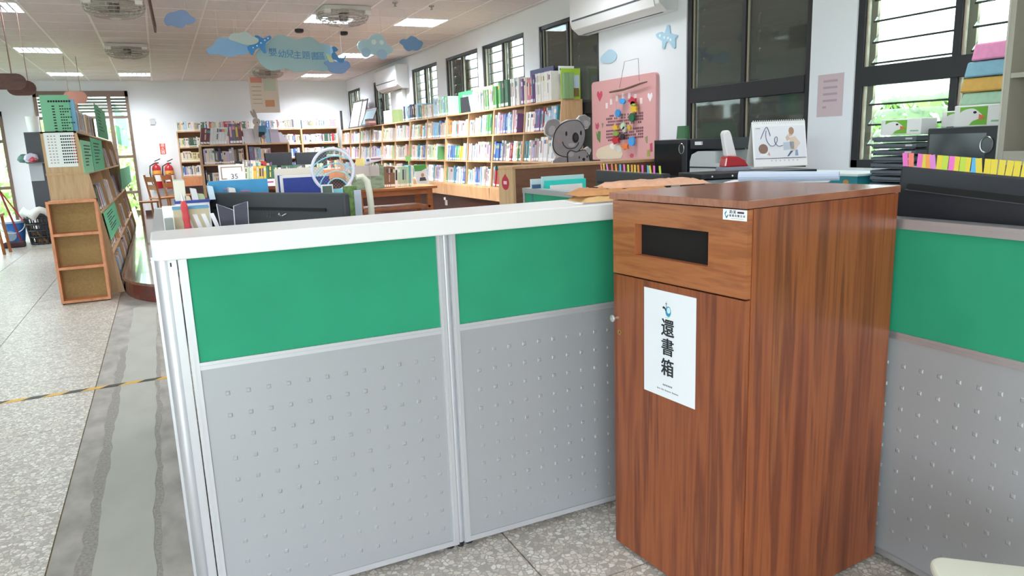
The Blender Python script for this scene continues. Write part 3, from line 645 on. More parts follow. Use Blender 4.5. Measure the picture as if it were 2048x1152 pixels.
# white counter cap with one rounded end
cx0, cx1, cy0, cy1 = -.05, 2.10, 2.30, 2.60
rr = .035; pol = [(cx1, cy0), (cx1, cy1)]
for c, a0 in (((cx0+rr, cy1-rr), 90), ((cx0+rr, cy0+rr), 180)): pol += [(c[0]+rr*math.cos(R(a0+k*15)), c[1]+rr*math.sin(R(a0+k*15))) for k in range(7)]
tag(MB().prism(pol, 'xy', 1.2005, 1.262).build('counter_top', CAPW, bevel=.004, loc=(1, 2.45, 1.2)), 'white laminate counter top along the front partitions', 'counter')
# ================================================================== BOOK RETURN BOX
th = R(5); FRx, FRy = 1.437, 1.514
FLx, FLy = FRx-.59*math.sin(th), FRy+.59*math.cos(th)
BT = Matrix.Translation((FLx, FLy, 0)) @ Matrix(((math.sin(th), math.cos(th), 0, 0), (-math.cos(th), math.sin(th), 0, 0), (0, 0, 1, 0), (0, 0, 0, 1)))
# local: x = along the front (left to right), y = depth, z up  (left-handed is fine for building, normals are recalculated)
WBV = wood('box wood upright', ['#4f2417', '#7d4026', '#95532f', '#6d3722', '#a9683a'], (15, 15, .7), .32, (.25, .4, .5, .6, .75), .22)
WBH = wood('box wood lying', ['#7a4226', '#9a5a33', '#a8673d', '#8d4f2e', '#b3723f'], (2.2, 2.2, 22), .32, (.25, .4, .5, .6, .75), .22)
WBE = wood('box wood edge', ['#6d3524', '#7c3f2c', '#87472f', '#743a28'], (8, 8, 3), .35)
box = bpy.data.objects.new('book_return_box', None); COL.objects.link(box); box.location = (1.75, 1.82, 0); WMX[box.name] = Matrix.Translation((1.75, 1.82, 0))
tag(box, 'tall brown wooden book return box with a slot and paper sign', 'return box')
B = lambda: MB(BT)
DP = .688; zb, zt = .018, 1.296
B().box(.574, .592, .022, DP, zb, zt).build('side_panel', [WBV], box, bevel=.0012)
B().box(0, .018, .022, DP, zb, zt).build('side_panel', [WBV], box)
B().box(.018, .574, DP-.018, DP, zb, zt).build('back_panel', WBV, box)
B().box(.018, .574, .022, DP-.018, zb, zb+.018).build('bottom_panel', WBE, box)
B().box(-.008, .596, -.010, DP+.004, 1.298, 1.32).build('top_slab', [wood('box wood top', ['#7d4a36', '#935c45', '#a06a52', '#885340'], (2, 24, 5), .22)], box, bevel=.0015)
B().box(.02, .57, .03, .04, 1.290, 1.298).build('shadow_gap', INK, box)
sx0, sx1, sz0, sz1 = .115, .447, 1.116, 1.222
B().box(0, sx0, 0, .02, 1.043, 1.294).box(sx1, .589, 0, .02, 1.043, 1.294).box(sx0, sx1, 0, .02, 1.043, sz0).box(sx0, sx1, 0, .02, sz1, 1.294).build('slot_board', WBH, box)
B().box(sx0-.0, sx0+.0015, -.0008, .028, sz0, sz1).box(sx1-.0015, sx1, -.0008, .028, sz0, sz1).box(sx0, sx1, -.0008, .028, sz0-.0, sz0+.0015).build('slot_edge', M('slot edging', '#a8633e', .4), box)
B().box(sx0-.03, sx1+.03, .0285, .033, sz0-.06, sz1+.06).build('slot_shade_sheet', M('slot shade', '#0e0a09', .9), box)  # near-black sheet: the shade inside the box put into its colour
dr = B().box(0, .589, 0, .02, zb, 1.038).build('door', WBV, box, bevel=.001)
tt = Matrix.Translation((0, 0, 0))
kn = MB(BT @ Matrix.Translation((.022, 0, .884)) @ Matrix.Rotation(R(90), 4, 'X')).lathe([(.005, 0), (.004, .012), (.006, .018), (.012, .021), (.0125, .025), (.009, .028), (0, .0285)], n=18).build('knob', M('satin steel', '#d6d6d4', .3, .8), dr, smooth=True)
MB(BT @ Matrix.Translation((.034, 0, .833)) @ Matrix.Rotation(R(90), 4, 'X')).lathe([(.0095, 0), (.0095, .003), (.0065, .0035), (0, .0035)], n=18).build('lock', M('brass', '#b99a5a', .3, .9), dr, smooth=True)
B().box(.033, .035, -.0045, -.0034, .829, .837).build('keyhole', INK, dr)
for x, y in ((.06, .07), (.55, .07), (.06, DP-.07), (.55, DP-.07)): B().cyl((x, y, 0), (x, y, zb), .02, .02, 12).build('foot', FOOT, box)
# paper sign on the door
SG = frame_T((FLx, FLy, 0), (math.sin(th), -math.cos(th), 0), (0, 0, 1))      # x along front, y up, z out of the front
def at_front(x, z, o=.0006): return SG @ Matrix.Translation((x, z, o))
pap = thing('paper_sign', 'white laminated paper sign with black characters on the box door', 'sign', (FLx+.28*math.sin(th)-.001, FLy-.28*math.cos(th), .66))
LAMI = M('laminated paper', '#e9ecf2', .25)
MB(SG).hexa([(.163, .660, .0004), (.401, .660, .0004), (.401, 1.016, .0004), (.163, 1.016, .0004), (.163, .660, .0018), (.401, .660, .0018), (.401, 1.016, .0018), (.163, 1.016, .0018)]).build('sheet', LAMI, pap)
for ch, z in zip('還書箱', (.893, .829, .760)): lettering(ch, .061, at_front(.277, z, .0022), INK, pap, 'character', bold=.0011)
GI = M('grey ink', '#7a7d82', .8); mb = MB(SG)
for k in range(6): mb.box(.256+.0075*k, .2615+.0075*k, .700, .7055, .0019, .0022)
mb.build('small_print', GI, pap); mb = MB(SG); xx = .228
for w_ in (4, 3, 7, 7):
    for k in range(w_): mb.box(xx, xx+.003, .683, .6865+(.0015 if k == 0 else 0), .0019, .0022); xx += .0042
    xx += .004
mb.build('small_print', GI, pap)
lg = lambda: MB(SG)
lg().prism([(x, y) for x, y in circ(.279, .952, .013, 20, .017)], 'xy', .0019, .0022).build('logo_disc', M('logo blue', '#2f8fc4', .6), pap)
lg().prism(circ(.281, .956, .008, 16, .010), 'xy', .0022, .0024).build('logo_highlight', M('logo pale', '#cfeaf3', .6), pap)
lg().prism([(.272+.02*math.cos(R(a)), .952+.022*math.sin(R(a))) for a in range(-110, 60, 10)]+[(.272+.0185*math.cos(R(a)), .952+.0205*math.sin(R(a))) for a in range(50, -120, -10)], 'xy', .0019, .0022).build('logo_rim', M('logo lime', '#a5cf7a', .6), pap)
lg().prism([(.252, .962), (.258, .967), (.266, .963), (.272, .952), (.266, .953), (.262, .959), (.256, .958)], 'xy', .0022, .0024).build('logo_figure', INK, pap)
lg().prism([(.2685, .966), (.2715, .966), (.2712, .974), (.2745, .977), (.2712, .979), (.2705, .985), (.2692, .979), (.2655, .977), (.2688, .974)], 'xy', .0022, .0024).build('logo_figure', GI, pap)
# maker's sticker in the corner of the slot board
stk = thing('maker_sticker', 'small white maker sticker at the upper right of the slot board', 'sticker', (FLx+.54*math.sin(th)-.001, FLy-.54*math.cos(th), 1.263))
MB(SG).hexa([(.5, 1.263, .0003), (.587, 1.263, .0003), (.587, 1.2935, .0003), (.5, 1.2935, .0003), (.5, 1.263, .001), (.587, 1.263, .001), (.587, 1.2935, .001), (.5, 1.2935, .001)]).build('label', PAPER, stk)
MB(SG).prism([(.506, 1.2805), (.513, 1.289), (.513, 1.284), (.509, 1.279), (.5135, 1.272), (.52, 1.279), (.52, 1.275), (.5135, 1.2665)], 'xy', .001, .0013).build('emblem', M('teal ink', '#1d6f8f', .6), stk)
for i, ch in enumerate('鈞美'): lettering(ch, .011, at_front(.530+.013*i, 1.2855, .0012), M('violet ink', '#3a3454', .8), stk, 'character')
MB(SG).box(.553, .577, 1.283, 1.288, .001, .0013).build('bar', M('plum ink', '#4a2a50', .8), stk)
for i, ch in enumerate('傢俱有限公司'): lettering(ch, .0075, at_front(.528+.0098*i, 1.2755, .0012), MATS['violet ink'], stk, 'character')
MB(SG).box(.53, .576, 1.2675, 1.2685, .001, .0013).build('fine_print', M('faint ink', '#b98a94', .8), stk)
# ================================================================== CEILING FIXTURES
LOUV = M('louvre blade', '#93a3ad', .4, .2); TUBE2 = M('dim tube', '#dfe9f2', .5, emit=1.2); TUBE = M('lit tube', '#f4fbff', .5, emit=4.)
def light(i, x, y):
    where = {(-1.43, 9.7): 'nearest one at the top left corner', (2.17, 9.7): 'half hidden behind the ceiling fan', (3.37, 9.7): 'nearest one above the window wall',
             (-1.43, 13.3): 'above the dark hanging signs at left', (3.37, 13.3): 'behind the car-shaped cloud', (-1.43, 16.9): 'farthest one at left', (-.23, 16.9): 'far one above the glazed door', (3.37, 16.9): 'farthest one by the window wall'}.get((x, y))
    rowi = {6.1: 'in the row just past the desks', 2.5: 'in the row above the box', -1.1: 'in the rearmost row'}
    if where is None: where = rowi[y]+(' on the left' if x < 0 else ' in the middle' if x < 2 else ' on the window side')
    t = thing('ceiling_light', 'square louvred ceiling light, '+where, 'ceiling light', (x, y, HC), group='square ceiling lights')
    h = .3
    MB().box(x-h, x+h, y-h, y-h+.02, HC-.006, HC+.01).box(x-h, x+h, y+h-.02, y+h, HC-.006, HC+.01).box(x-h, x-h+.02, y-h, y+h, HC-.006, HC+.01).box(x+h-.02, x+h, y-h, y+h, HC-.006, HC+.01).build('frame', BARM, t)
    MB().box(x-h, x+h, y-h, y-h+.01, HC+.01, HC+.06).box(x-h, x+h, y+h-.01, y+h, HC+.01, HC+.06).box(x-h, x-h+.01, y-h, y+h, HC+.01, HC+.06).box(x+h-.01, x+h, y-h, y+h, HC+.01, HC+.06).box(x-h, x+h, y-h, y+h, HC+.055, HC+.06).build('housing', BARM, t)
    if y > 8:
        for k in range(1, 7): q = x-h+.02+k*.56/7; MB().box(q-.008, q+.008, y-h+.02, y+h-.02, HC-.003, HC+.025).build('blade', LOUV, t)
        for k in range(1, 4): q = y-h+.02+k*.56/4; MB().box(x-h+.02, x+h-.02, q-.012, q+.012, HC-.004, HC+.025).build('blade', LOUV, t)
    else:
        for k in range(1, 4): q = x-h+.02+k*.56/4; MB().box(q-.004, q+.004, y-h+.02, y+h-.02, HC-.004, HC+.01).build('blade', LOUV, t)
    for k in range(3): q = x-.18+.18*k; MB().cyl((q, y-.27, HC+.042), (q, y+.27, HC+.042), .011, .011, 10).build('tube', TUBE if x > 1 else TUBE2, t)
    d = bpy.data.lights.new('lamp', 'AREA'); d.shape = 'SQUARE'; d.size = .55; d.energy = LAMP_W*((4.4 if x > 1 else 2.2 if y > 16 else 1.0) if y > 8 else .38 if y > 5 else .3); d.color = (.97, .985, 1.0); d.spread = R(168)
    o = bpy.data.objects.new('lamp', d); COL.objects.link(o); o.parent = t; o.location = (0, 0, .030); WMX[o.name] = WMX[t.name]
for i, (x, y) in enumerate(LIGHTS): light(i, x, y)
FANM = M('fan frame', '#cfcbc8', .5); FANC = M('fan wire', '#b9b4b0', .4, .5); BLADE = M('fan blade', '#8f8c8c', .35)
def fan(x, y, label):
    t = thing('ceiling_fan', label, 'fan', (x, y, HC), group='caged orbit fans on the ceiling'); z = HC-.02; r = .27
    sq = []
    for cx_, cy_, a0 in ((1, 1, 0), (-1, 1, 90), (-1, -1, 180), (1, -1, 270)): sq += [(x+cx_*.2+.08*math.cos(R(a0+k*22.5)), y+cy_*.2+.08*math.sin(R(a0+k*22.5))) for k in range(5)]
    MB().prism(sq, 'xy', HC-.05, HC-.005).build('housing', FANM, t)
    prof = [(.29, -.05), (.295, -.075), (.285, -.11), (.255, -.145), (.2, -.17), (.12, -.185), (.06, -.19)]
    for r_, z_ in prof: MB().tube([(x+r_*math.cos(a), y+r_*math.sin(a), HC+z_) for a in [2*math.pi*j/28 for j in range(28)]], .0065 if r_ > .28 else .004, 5, closed=True).build('cage_ring', FANC, t)
    for k in range(28):
        a = 2*math.pi*k/28; MB().tube([(x+r_*math.cos(a), y+r_*math.sin(a), HC+z_) for r_, z_ in prof], .003, 4).build('cage_wire', FANC, t)
    MB().lathe([(0, -.198), (.055, -.196), (.065, -.19), (.06, -.182)], (x, y, HC), 16).build('centre_cap', FANM, t, smooth=True)
    for cx_, cy_ in ((1, 1), (-1, 1), (-1, -1), (1, -1)): MB().box(x+cx_*.2, x+cx_*.27, y+cy_*.2, y+cy_*.27, HC-.085, HC-.05).build('corner_block', BARM, t)
    for k in range(3):
        a = 2*math.pi*k/3+.4; c, s = math.cos(a), math.sin(a)
        MB().hexa([(x+c*.04-s*.03, y+s*.04+c*.03, HC-.1), (x+c*.04+s*.03, y+s*.04-c*.03, HC-.115), (x+c*.2+s*.06, y+s*.2-c*.06, HC-.12), (x+c*.2-s*.06, y+s*.2+c*.06, HC-.095),
                   (x+c*.04-s*.03, y+s*.04+c*.03, HC-.095), (x+c*.04+s*.03, y+s*.04-c*.03, HC-.11), (x+c*.2+s*.06, y+s*.2-c*.06, HC-.115), (x+c*.2-s*.06, y+s*.2+c*.06, HC-.09)]).build('blade', BLADE, t)
    MB().lathe([(.05, -.13), (.055, -.09), (.05, -.05)], (x, y, HC), 14).build('motor', M('fan motor', '#77716e', .4), t, smooth=True)
fan(-.23, 9.0, 'caged ceiling fan cut off by the top edge at left'); fan(-.23, 12.6, 'caged ceiling fan above the pale cloud at left')
fan(2.17, 9.0, 'caged ceiling fan right of the ceiling light, above the clouds'); fan(2.17, 15.6, 'caged ceiling fan behind the big cloud sign')
for i, (px, py) in enumerate([(598, 58), (687, 63)]):
    p = at_z(px, py, HC)
    tag(MB().lathe([(.06, 0), (.06, -.03), (.045, -.045), (.02, -.05), (0, -.05)], (p.x, p.y, HC-.004), 14).build('ceiling_speaker', BLACK, smooth=True, loc=(p.x, p.y, HC-.05)), ['black button on the ceiling left, above the cloud sign', 'black button on the ceiling right, above the cloud sign'][i], 'detector', 'black ceiling buttons')
for i, (px, py) in enumerate([(790, 4), (863, 11)]):
    p = at_z(px, py, HC)
    tag(MB().lathe([(.035, 0), (.03, -.012), (.012, -.016), (.012, -.04), (.022, -.043), (0, -.044)], (p.x, p.y, HC-.004), 12).build('sprinkler', M('chrome', '#b9b9b9', .2, .9), smooth=True, loc=(p.x, p.y, HC-.04)), ['small sprinkler head on the ceiling near the fan', 'small sprinkler head on the ceiling bar before the light'][i], 'sprinkler', 'ceiling sprinklers')
# ================================================================== HANGING CLOUDS
def hang(name, label, pts, y, col, k=4, th=.02, cat='hanging decoration', group='cloud decorations hung from the ceiling', strings=True):
    poly = on_y(pts, y)
    if k: poly = smooth(poly, k)
    xs = [p[0] for p in poly]; zs = [p[1] for p in poly]
    t = thing(name, label, cat, ((min(xs)+max(xs))/2, y, min(zs)), group=group)
    MB().prism(poly, 'xz', y, y+th).build('board', M('felt '+col, col, .8), t)
    if strings:
        for f in (.3, .7):
            x = min(xs)+(max(xs)-min(xs))*f; zz = max([p[1] for p in poly if abs(p[0]-x) < (max(xs)-min(xs))*.12] or [max(zs)])
            MB().tube([(x, y+th/2, zz-.01), (x, y+th/2, HC)], .0022, 4).build('string', STR, t)
    return t
A = lambda p: tx(p, 300, 0, 6.4)
Cc = lambda p: tx(p, 580, 0, 6.4)
Dd = lambda p: tx(p, 500, 60, 9.31)
hang('cloud', 'periwinkle blue cloud hanging alone at the upper left', A([(180, 240), (230, 170), (310, 150), (400, 125), (470, 145), (520, 200), (575, 230), (580, 270), (540, 300), (470, 310), (430, 350), (350, 350), (290, 325), (220, 325), (190, 290)]), 9.0, '#8fa6d6')
hang('cloud', 'light blue cloud left of the big cloud sign', A([(725, 630), (800, 585), (860, 500), (950, 480), (1010, 485), (1100, 520), (1230, 580), (1260, 640), (1230, 695), (1120, 700), (1040, 725), (940, 715), (860, 690), (760, 695)]), 9.02, '#8fb6de')
hang('cloud', 'pale grey cloud overlapping the blue cloud and airplane', A([(1010, 480), (1050, 430), (1140, 425), (1210, 400), (1270, 430), (1310, 460), (1390, 500), (1370, 550), (1280, 575), (1180, 560), (1100, 530), (1030, 510)]), 8.95, '#b9c9c9')
t = hang('airplane', 'blue airplane cutout hanging at the left of the cloud sign', A([(1245, 595), (1330, 560), (1400, 530), (1340, 460), (1380, 452), (1450, 490), (1530, 455), (1555, 490), (1500, 540), (1470, 590), (1490, 670), (1460, 680), (1410, 610), (1350, 640), (1320, 700), (1290, 690)]), 8.98, '#4a8fcf', 2)
for px, py in A([(1510, 490), (1470, 515), (1420, 550), (1370, 585), (1320, 610)]):
    q = at_y(px, py, 8.98); MB().prism(circ(q.x, q.z, .008, 10), 'xz', 8.977, 8.98).build('white_spot', PAPER, t)
t = hang('cloud_sign', 'big grey-blue cloud sign with blue characters hanging from the ceiling', Dd([(290, 270), (380, 190), (480, 110), (600, 90), (700, 120), (800, 165), (900, 175), (1000, 150), (1100, 130), (1200, 165), (1290, 235), (1400, 270), (1500, 300), (1560, 400), (1560, 560), (1530, 700), (1400, 765), (1250, 755), (1150, 745), (1000, 775), (850, 785), (740, 745), (650, 715), (520, 745), (400, 755), (280, 700), (190, 620), (130, 500), (115, 440), (170, 350)]), 9.03, '#9db9be', cat='hanging sign', group=None)
SIGNB = M('sign blue', '#4f86b8', .7)
for ch, (px, py) in zip('嬰幼兒主題書區', Dd([(425, 425), (600, 455), (745, 455), (885, 475), (1045, 480), (1200, 495), (1325, 495)])):
    q = at_y(px, py, 9.03); lettering(ch, .098, frame_T((q.x, 9.028, q.z), (1, 0, 0), (0, 0, 1)), SIGNB, t, 'character')
hang('cloud', 'slate blue cloud under the blue figure at the right of the sign', Cc([(500, 900), (560, 935), (680, 940), (740, 890), (775, 850), (750, 790), (680, 780), (600, 790), (520, 770), (440, 790), (450, 820), (490, 850)]), 8.97, '#7f9cc8')
t = hang('reading_figure', 'small blue reading figure cutout sitting on the cloud sign end', Cc([(540, 605), (570, 595), (615, 630), (595, 660), (575, 660), (590, 690), (640, 745), (690, 740), (705, 710), (725, 720), (702, 752), (680, 800), (640, 805), (590, 765), (545, 755), (535, 690), (555, 665)]), 8.95, '#4f86b8', 2, group=None)
MB().prism(on_y(Cc([(460, 690), (500, 700), (540, 745), (560, 795), (510, 795)]), 8.94), 'xz', 8.935, 8.95).build('open_book', M('pale yellow card', '#c9cf9a', .8), t)
t = hang('cloud', 'pale blue car-shaped cloud right of the big sign', Cc([(865, 580), (900, 520), (1000, 500), (1050, 445), (1130, 430), (1200, 470), (1240, 560), (1310, 610), (1310, 670), (1230, 710), (1200, 745), (1140, 720), (1090, 700), (1010, 700), (970, 725), (930, 690), (880, 630)]), 9.0, '#aecbd6')
for (px, py), r_, c_ in zip(Cc([(970, 675), (1178, 697), (1070, 540), (1170, 545)]), (.058, .062, .03, .027), ('#a2bdd6', '#a2bdd6', '#d4e2e4', '#d4e2e4')):
    q = at_y(px, py, 9.0); MB().prism(circ(q.x, q.z, r_, 20), 'xz', 8.99, 9.0).build('wheel' if r_ > .05 else 'car_window', M('felt '+c_, c_, .8), t)
hang('cloud', 'dusty blue small cloud nearest the window wall', Cc([(1405, 540), (1440, 500), (1500, 500), (1550, 460), (1610, 480), (1640, 505), (1700, 540), (1690, 590), (1640, 645), (1570, 640), (1520, 655), (1470, 620), (1450, 580)]), 9.0, '#6f93bb')
# hanging wooden signs
SIGNW = wood('sign wood', ['#43241e', '#4f2d26', '#5a342b', '#482820'], (4, 1, 14), .5); SIGNW2 = M('pinkish wood', '#8f6052', .6)
def pill(x0, x1, z0, z1, n=8):
    r = (z1-z0)/2; zc = (z0+z1)/2
    return [(x1-r+r*math.cos(R(-90+180*k/n)), zc+r*math.sin(R(-90+180*k/n))) for k in range(n+1)]+[(x0+r+r*math.cos(R(90+180*k/n)), zc+r*math.sin(R(90+180*k/n))) for k in range(n+1)]
def wsign(label, x0, x1, z0, z1, y, m, two=False):
    t = thing('hanging_sign', label, 'hanging sign', ((x0+x1)/2, y, z0), group='rounded wooden signs hung from the ceiling')
    MB().prism(pill(x0, x1, z0, z1), 'xz', y, y+.03).build('board', m, t)
    for f in (.25, .75): x = x0+(x1-x0)*f; MB().tube([(x, y+.015, z1-.01), (x, y+.015, HC)], .004, 5).build('rod', M('rod brown', '#8a6f66', .5), t)
p0, p1 = at_y(-60, 179, 9), at_y(50, 147, 9); wsign('dark brown rounded wooden sign hanging at the left edge', p0.x, p1.x, p0.z, p1.z, 9, SIGNW)
p0, p1 = at_y(15, 191, 9.6), at_y(70, 161, 9.6); wsign('darker brown rounded sign just behind the left edge sign', p0.x, p1.x, p0.z, p1.z, 9.6, SIGNW)
p0, p1 = at_y(128, 208, 14), at_y(173, 182, 14); wsign('pinkish rounded sign hanging above the slanted bookcases', p0.x, p1.x, p0.z, p1.z, 14, SIGNW2)
q0, q1 = at_y(299, -12, 8), at_y(313, 53, 8)
t = thing('hanging_sign', 'narrow dark wooden board hanging edge-on from the ceiling', 'hanging sign', (q1.x, 8, q1.z))
MB().hexa([(q1.x-.02, 8, q1.z), (q1.x, 8, q1.z), (q1.x, 8.4, q1.z), (q1.x-.02, 8.4, q1.z), (q1.x-.045, 8, q1.z+.32), (q1.x-.025, 8, q1.z+.32), (q1.x-.025, 8.4, q1.z+.32), (q1.x-.045, 8.4, q1.z+.32)]).build('board', SIGNW, t)
MB().tube([(q1.x-.035, 8.2, q1.z+.3), (q1.x-.035, 8.2, HC)], .005, 5).build('rod', MATS['rod brown'], t)
# hanging poster
PY2 = 16.2; c = [at_y(*p, PY2) for p in ((497, 150), (553, 152), (561, 226), (504, 226))]
t = thing('hanging_poster', 'cream printed poster hanging before the back wall', 'poster', (c[3].x, PY2, c[3].z)); px0, px1, pz0, pz1 = c[3].x, c[2].x, c[3].z, c[0].z
MB().box(px0, px1, PY2, PY2+.006, pz0, pz1).build('sheet', M('poster cream', '#e6ddd2', .7), t)
w_ = px1-px0; h_ = pz1-pz0
MB().box(px0+.03, px0+w_*.45, PY2-.002, PY2, pz1-h_*.2, pz1-h_*.06).build('red_title', M('poster red', '#df9a90', .7), t)
MB().box(px0+w_*.5, px1-.04, PY2-.002, PY2, pz1-h_*.42, pz1-h_*.04).build('green_print', M('poster green', '#cfd8cc', .7), t)
MB().box(px0+w_*.5, px1-.1, PY2-.002, PY2, pz0+h_*.16, pz0+h_*.34).build('orange_drawing', M('poster orange', '#d8a27c', .7), t)
for k in range(5): MB().box(px0+.04, px0+w_*.4, PY2-.002, PY2, pz1-h_*(.3+.11*k)-.012, pz1-h_*(.3+.11*k)).build('text_line', M('poster grey', '#b8a49a', .7), t)
MB().tube([(px0+.05, PY2, pz1), (px0+.05, PY2, HC)], .004, 4).build('string', STR, t); MB().tube([(px1-.05, PY2, pz1), (px1-.05, PY2, HC)], .004, 4).build('string', STR, t)
# ================================================================== helpers for small things
def rect_y(px0, py0, px1, py1, y):
    a = at_y(px0, (py0+py1)/2, y); b = at_y(px1, (py0+py1)/2, y); c = at_y((px0+px1)/2, py0, y); d = at_y((px0+px1)/2, py1, y)
    return a.x, b.x, d.z, c.z                      # x0 x1 z0 z1
def rect_x(px0, py0, px1, py1, x):
    a = at_x(px0, (py0+py1)/2, x); b = at_x(px1, (py0+py1)/2, x); c = at_x((px0+px1)/2, py0, x); d = at_x((px0+px1)/2, py1, x)
    return b.y, a.y, d.z, c.z                      # y0 (near) y1 (far) z0 z1
def mono(mb, name, mats, label, cat, group=None, **k): return tag(mb.build(name, mats, **k), label, cat, group)
# ---- hazard tape on the floor
mb = MB(); x = XL+.1; k = 0
while x < -.13:
    x2 = min(x+.11, -.13); mb.hexa([(x, 5.33, .0008), (x2, 5.33, .0008), (x2, 5.33, .002), (x, 5.33, .002), (x+.05, 5.385, .0008), (min(x2+.05, -.08), 5.385, .0008), (min(x2+.05, -.08), 5.385, .002), (x+.05, 5.385, .002)], k % 2); x = x2; k += 1
mono(mb, 'hazard_tape', [M('tape yellow', '#e0b155', .5), M('tape black', '#3d3b3a', .5)], 'yellow and black hazard tape stuck across the terrazzo floor', 'tape', loc=(-1, 5.35, 0))
# ---- air conditioners on the window wall
ACW = M('ac white', '#e9e9ec', .35); ACG = M('ac slot', '#4d5258', .5)
def aircon(label, y0, y1, z0, z1, d):
    t = thing('air_conditioner', label, 'air conditioner', (XW-.1, (y0+y1)/2, z0), group='wall air conditioners')
    h = z1-z0; X_ = XW-.002; pr = [(X_, z0), (XW-d*.55, z0), (XW-d*.9, z0+h*.16), (XW-d, z0+h*.34), (XW-d, z1-.02), (XW-d+.02, z1), (X_, z1)]
    MB().prism(pr, 'xz', y0, y1).build('body', ACW, t, bevel=.008)
    MB().hexa([(XW-d-.004, y0+.05, z0+h*.33), (XW-d+.01, y0+.05, z0+h*.33), (XW-d+.01, y1-.05, z0+h*.33), (XW-d-.004, y1-.05, z0+h*.33), (XW-d-.004, y0+.05, z0+h*.37), (XW-d+.01, y0+.05, z0+h*.37), (XW-d+.01, y1-.05, z0+h*.37), (XW-d-.004, y1-.05, z0+h*.37)]).build('air_slot', ACG, t)
    MB().hexa([(XW-d*.93, y0+.06, z0+h*.12), (XW-d*.90, y0+.06, z0+h*.1), (XW-d*.90, y1-.06, z0+h*.1), (XW-d*.93, y1-.06, z0+h*.12), (XW-d-.005, y0+.06, z0+h*.29), (XW-d+.01, y0+.06, z0+h*.29), (XW-d+.01, y1-.06, z0+h*.29), (XW-d-.005, y1-.06, z0+h*.29)]).build('flap', ACW, t)
    MB().box(XW-d*.5, XW-d*.44, y0+.08, y1-.08, z0-.004, z0+.002).build('drip_slot', ACG, t)
# (units hang a hair off the wall)
aircon('white wall air conditioner cut off by the top edge above the pink board', 5.52, 7.05, 2.60, 2.98, .23)
aircon('small white wall air conditioner near the far end of the window wall', 13.35, 14.75, 2.56, 2.98, .25)
mono(MB().box(XW-.09, XW-.001, 13.55, 13.95, 1.95, 2.55), 'pipe_cover', M('off white', '#dfe3e0', .6), 'white pipe cover below the far air conditioner', 'pipe cover', bevel=.006, loc=(XW-.05, 13.7, 1.95))
# ---- cutouts stuck to the wall
E4 = lambda p: tx(p, 1150, 0, 4)
def wallcut(name, label, pts, col, cat, k=3, x=XW-.012):
    po = on_x(E4(pts), x); po = smooth(po, k) if k else po
    t = thing(name, label, cat, (x, sum(p[0] for p in po)/len(po), min(p[1] for p in po)))
    MB().prism(po, 'yz', x, XW-.001).build('board', M('felt '+col, col, .8), t); return t
wallcut('wall_cloud', 'pale blue cloud stuck to the wall above the pink board', [(205, 460), (240, 420), (275, 395), (310, 410), (330, 440), (320, 480), (280, 505), (255, 505), (210, 495)], '#b6d3e6', 'wall decoration')
t = wallcut('wall_airplane', 'pale blue airplane stuck to the white wall by the dark window', [(645, 275), (690, 255), (715, 270), (735, 205), (755, 205), (762, 265), (800, 275), (820, 285), (800, 310), (802, 380), (780, 382), (750, 335), (725, 345), (715, 390), (695, 385), (697, 330), (665, 310)], '#a9cde2', 'wall decoration', 2)
for px, py in E4([(680, 285), (715, 300), (745, 305), (765, 318)]):
    q = at_x(px, py, XW-.012); MB().prism(circ(q.y, q.z, .012, 10), 'yz', XW-.014, XW-.012).build('white_spot', PAPER, t)
y0, y1, z0, z1 = rect_x(1635, 148, 1686, 233, XW-.002)
t = thing('wall_notice', 'faded pink paper notice taped to the wall between the windows', 'notice', (XW, (y0+y1)/2, z0))
MB().box(XW-.003, XW-.0005, y0, y1, z0, z1).build('sheet', M('faded pink', '#cdb8be', .8), t)
for k in range(5): MB().box(XW-.004, XW-.003, y0+(.05 if k < 4 else .14), y1-.05, z1-.055-k*.045, z1-.04-k*.045).build('text_line', M('faint mauve', '#b29aa6', .8), t)
# ---- pink board and felt mobile
y0, y1, z0, z1 = 5.79, 6.93, 1.28, 2.10; xb = XW-.03
po = [(y0+.04+.04*math.cos(R(a)), z1-.04+.04*math.sin(R(a))) for a in (180, 157, 135, 112, 90)]+[(y1-.04+.04*math.cos(R(a)), z1-.04+.04*math.sin(R(a))) for a in (90, 67, 45, 22, 0)]+[(y1, z0), (y0, z0)]
t = thing('pink_board', 'pink poster board with hearts, tulips and dark text against the wall', 'poster board', (xb, (y0+y1)/2, z0))
MB().prism(po, 'yz', xb-.01, XW-.001).build('board', M('pink board', '#d9a3a4', .6), t)
G4 = lambda p: tx(p, 1185, 110, 5.236)
DL = [0]
def dec(name, pts, col, k=0):
    DL[0] += 1; po = on_x(G4(pts), xb-.011); MB().prism(smooth(po, k) if k else po, 'yz', xb-.0115-.0004*DL[0], xb-.01).build(name, M('print '+col, col, .7), t)
def heart(cx_, cy_, w, h): return [(cx_, cy_+h), (cx_-w, cy_-.1*h), (cx_-.9*w, cy_-.7*h), (cx_-.4*w, cy_-.85*h), (cx_, cy_-.4*h), (cx_+.4*w, cy_-.9*h), (cx_+.9*w, cy_-.8*h), (cx_+w, cy_-.1*h)]
dec('heart', heart(75, 430, 28, 60), '#cf4f66'); dec('heart', heart(603, 440, 25, 50), '#eeeaf0')
dec('tulip', [(30, 710), (45, 730), (60, 705), (70, 740), (55, 780), (35, 770)], '#c8586f'); dec('leaf', [(38, 800), (50, 840), (60, 795), (85, 800), (80, 920), (50, 880)], '#5f8a4a')
dec('leaf', [(95, 715), (115, 715), (105, 765)], '#7d9a62'); dec('leaf', [(550, 860), (575, 850), (572, 925), (560, 915)], '#9a9a6c'); dec('leaf', [(575, 1000), (600, 990), (600, 1060), (570, 1060)], '#9aa24e')
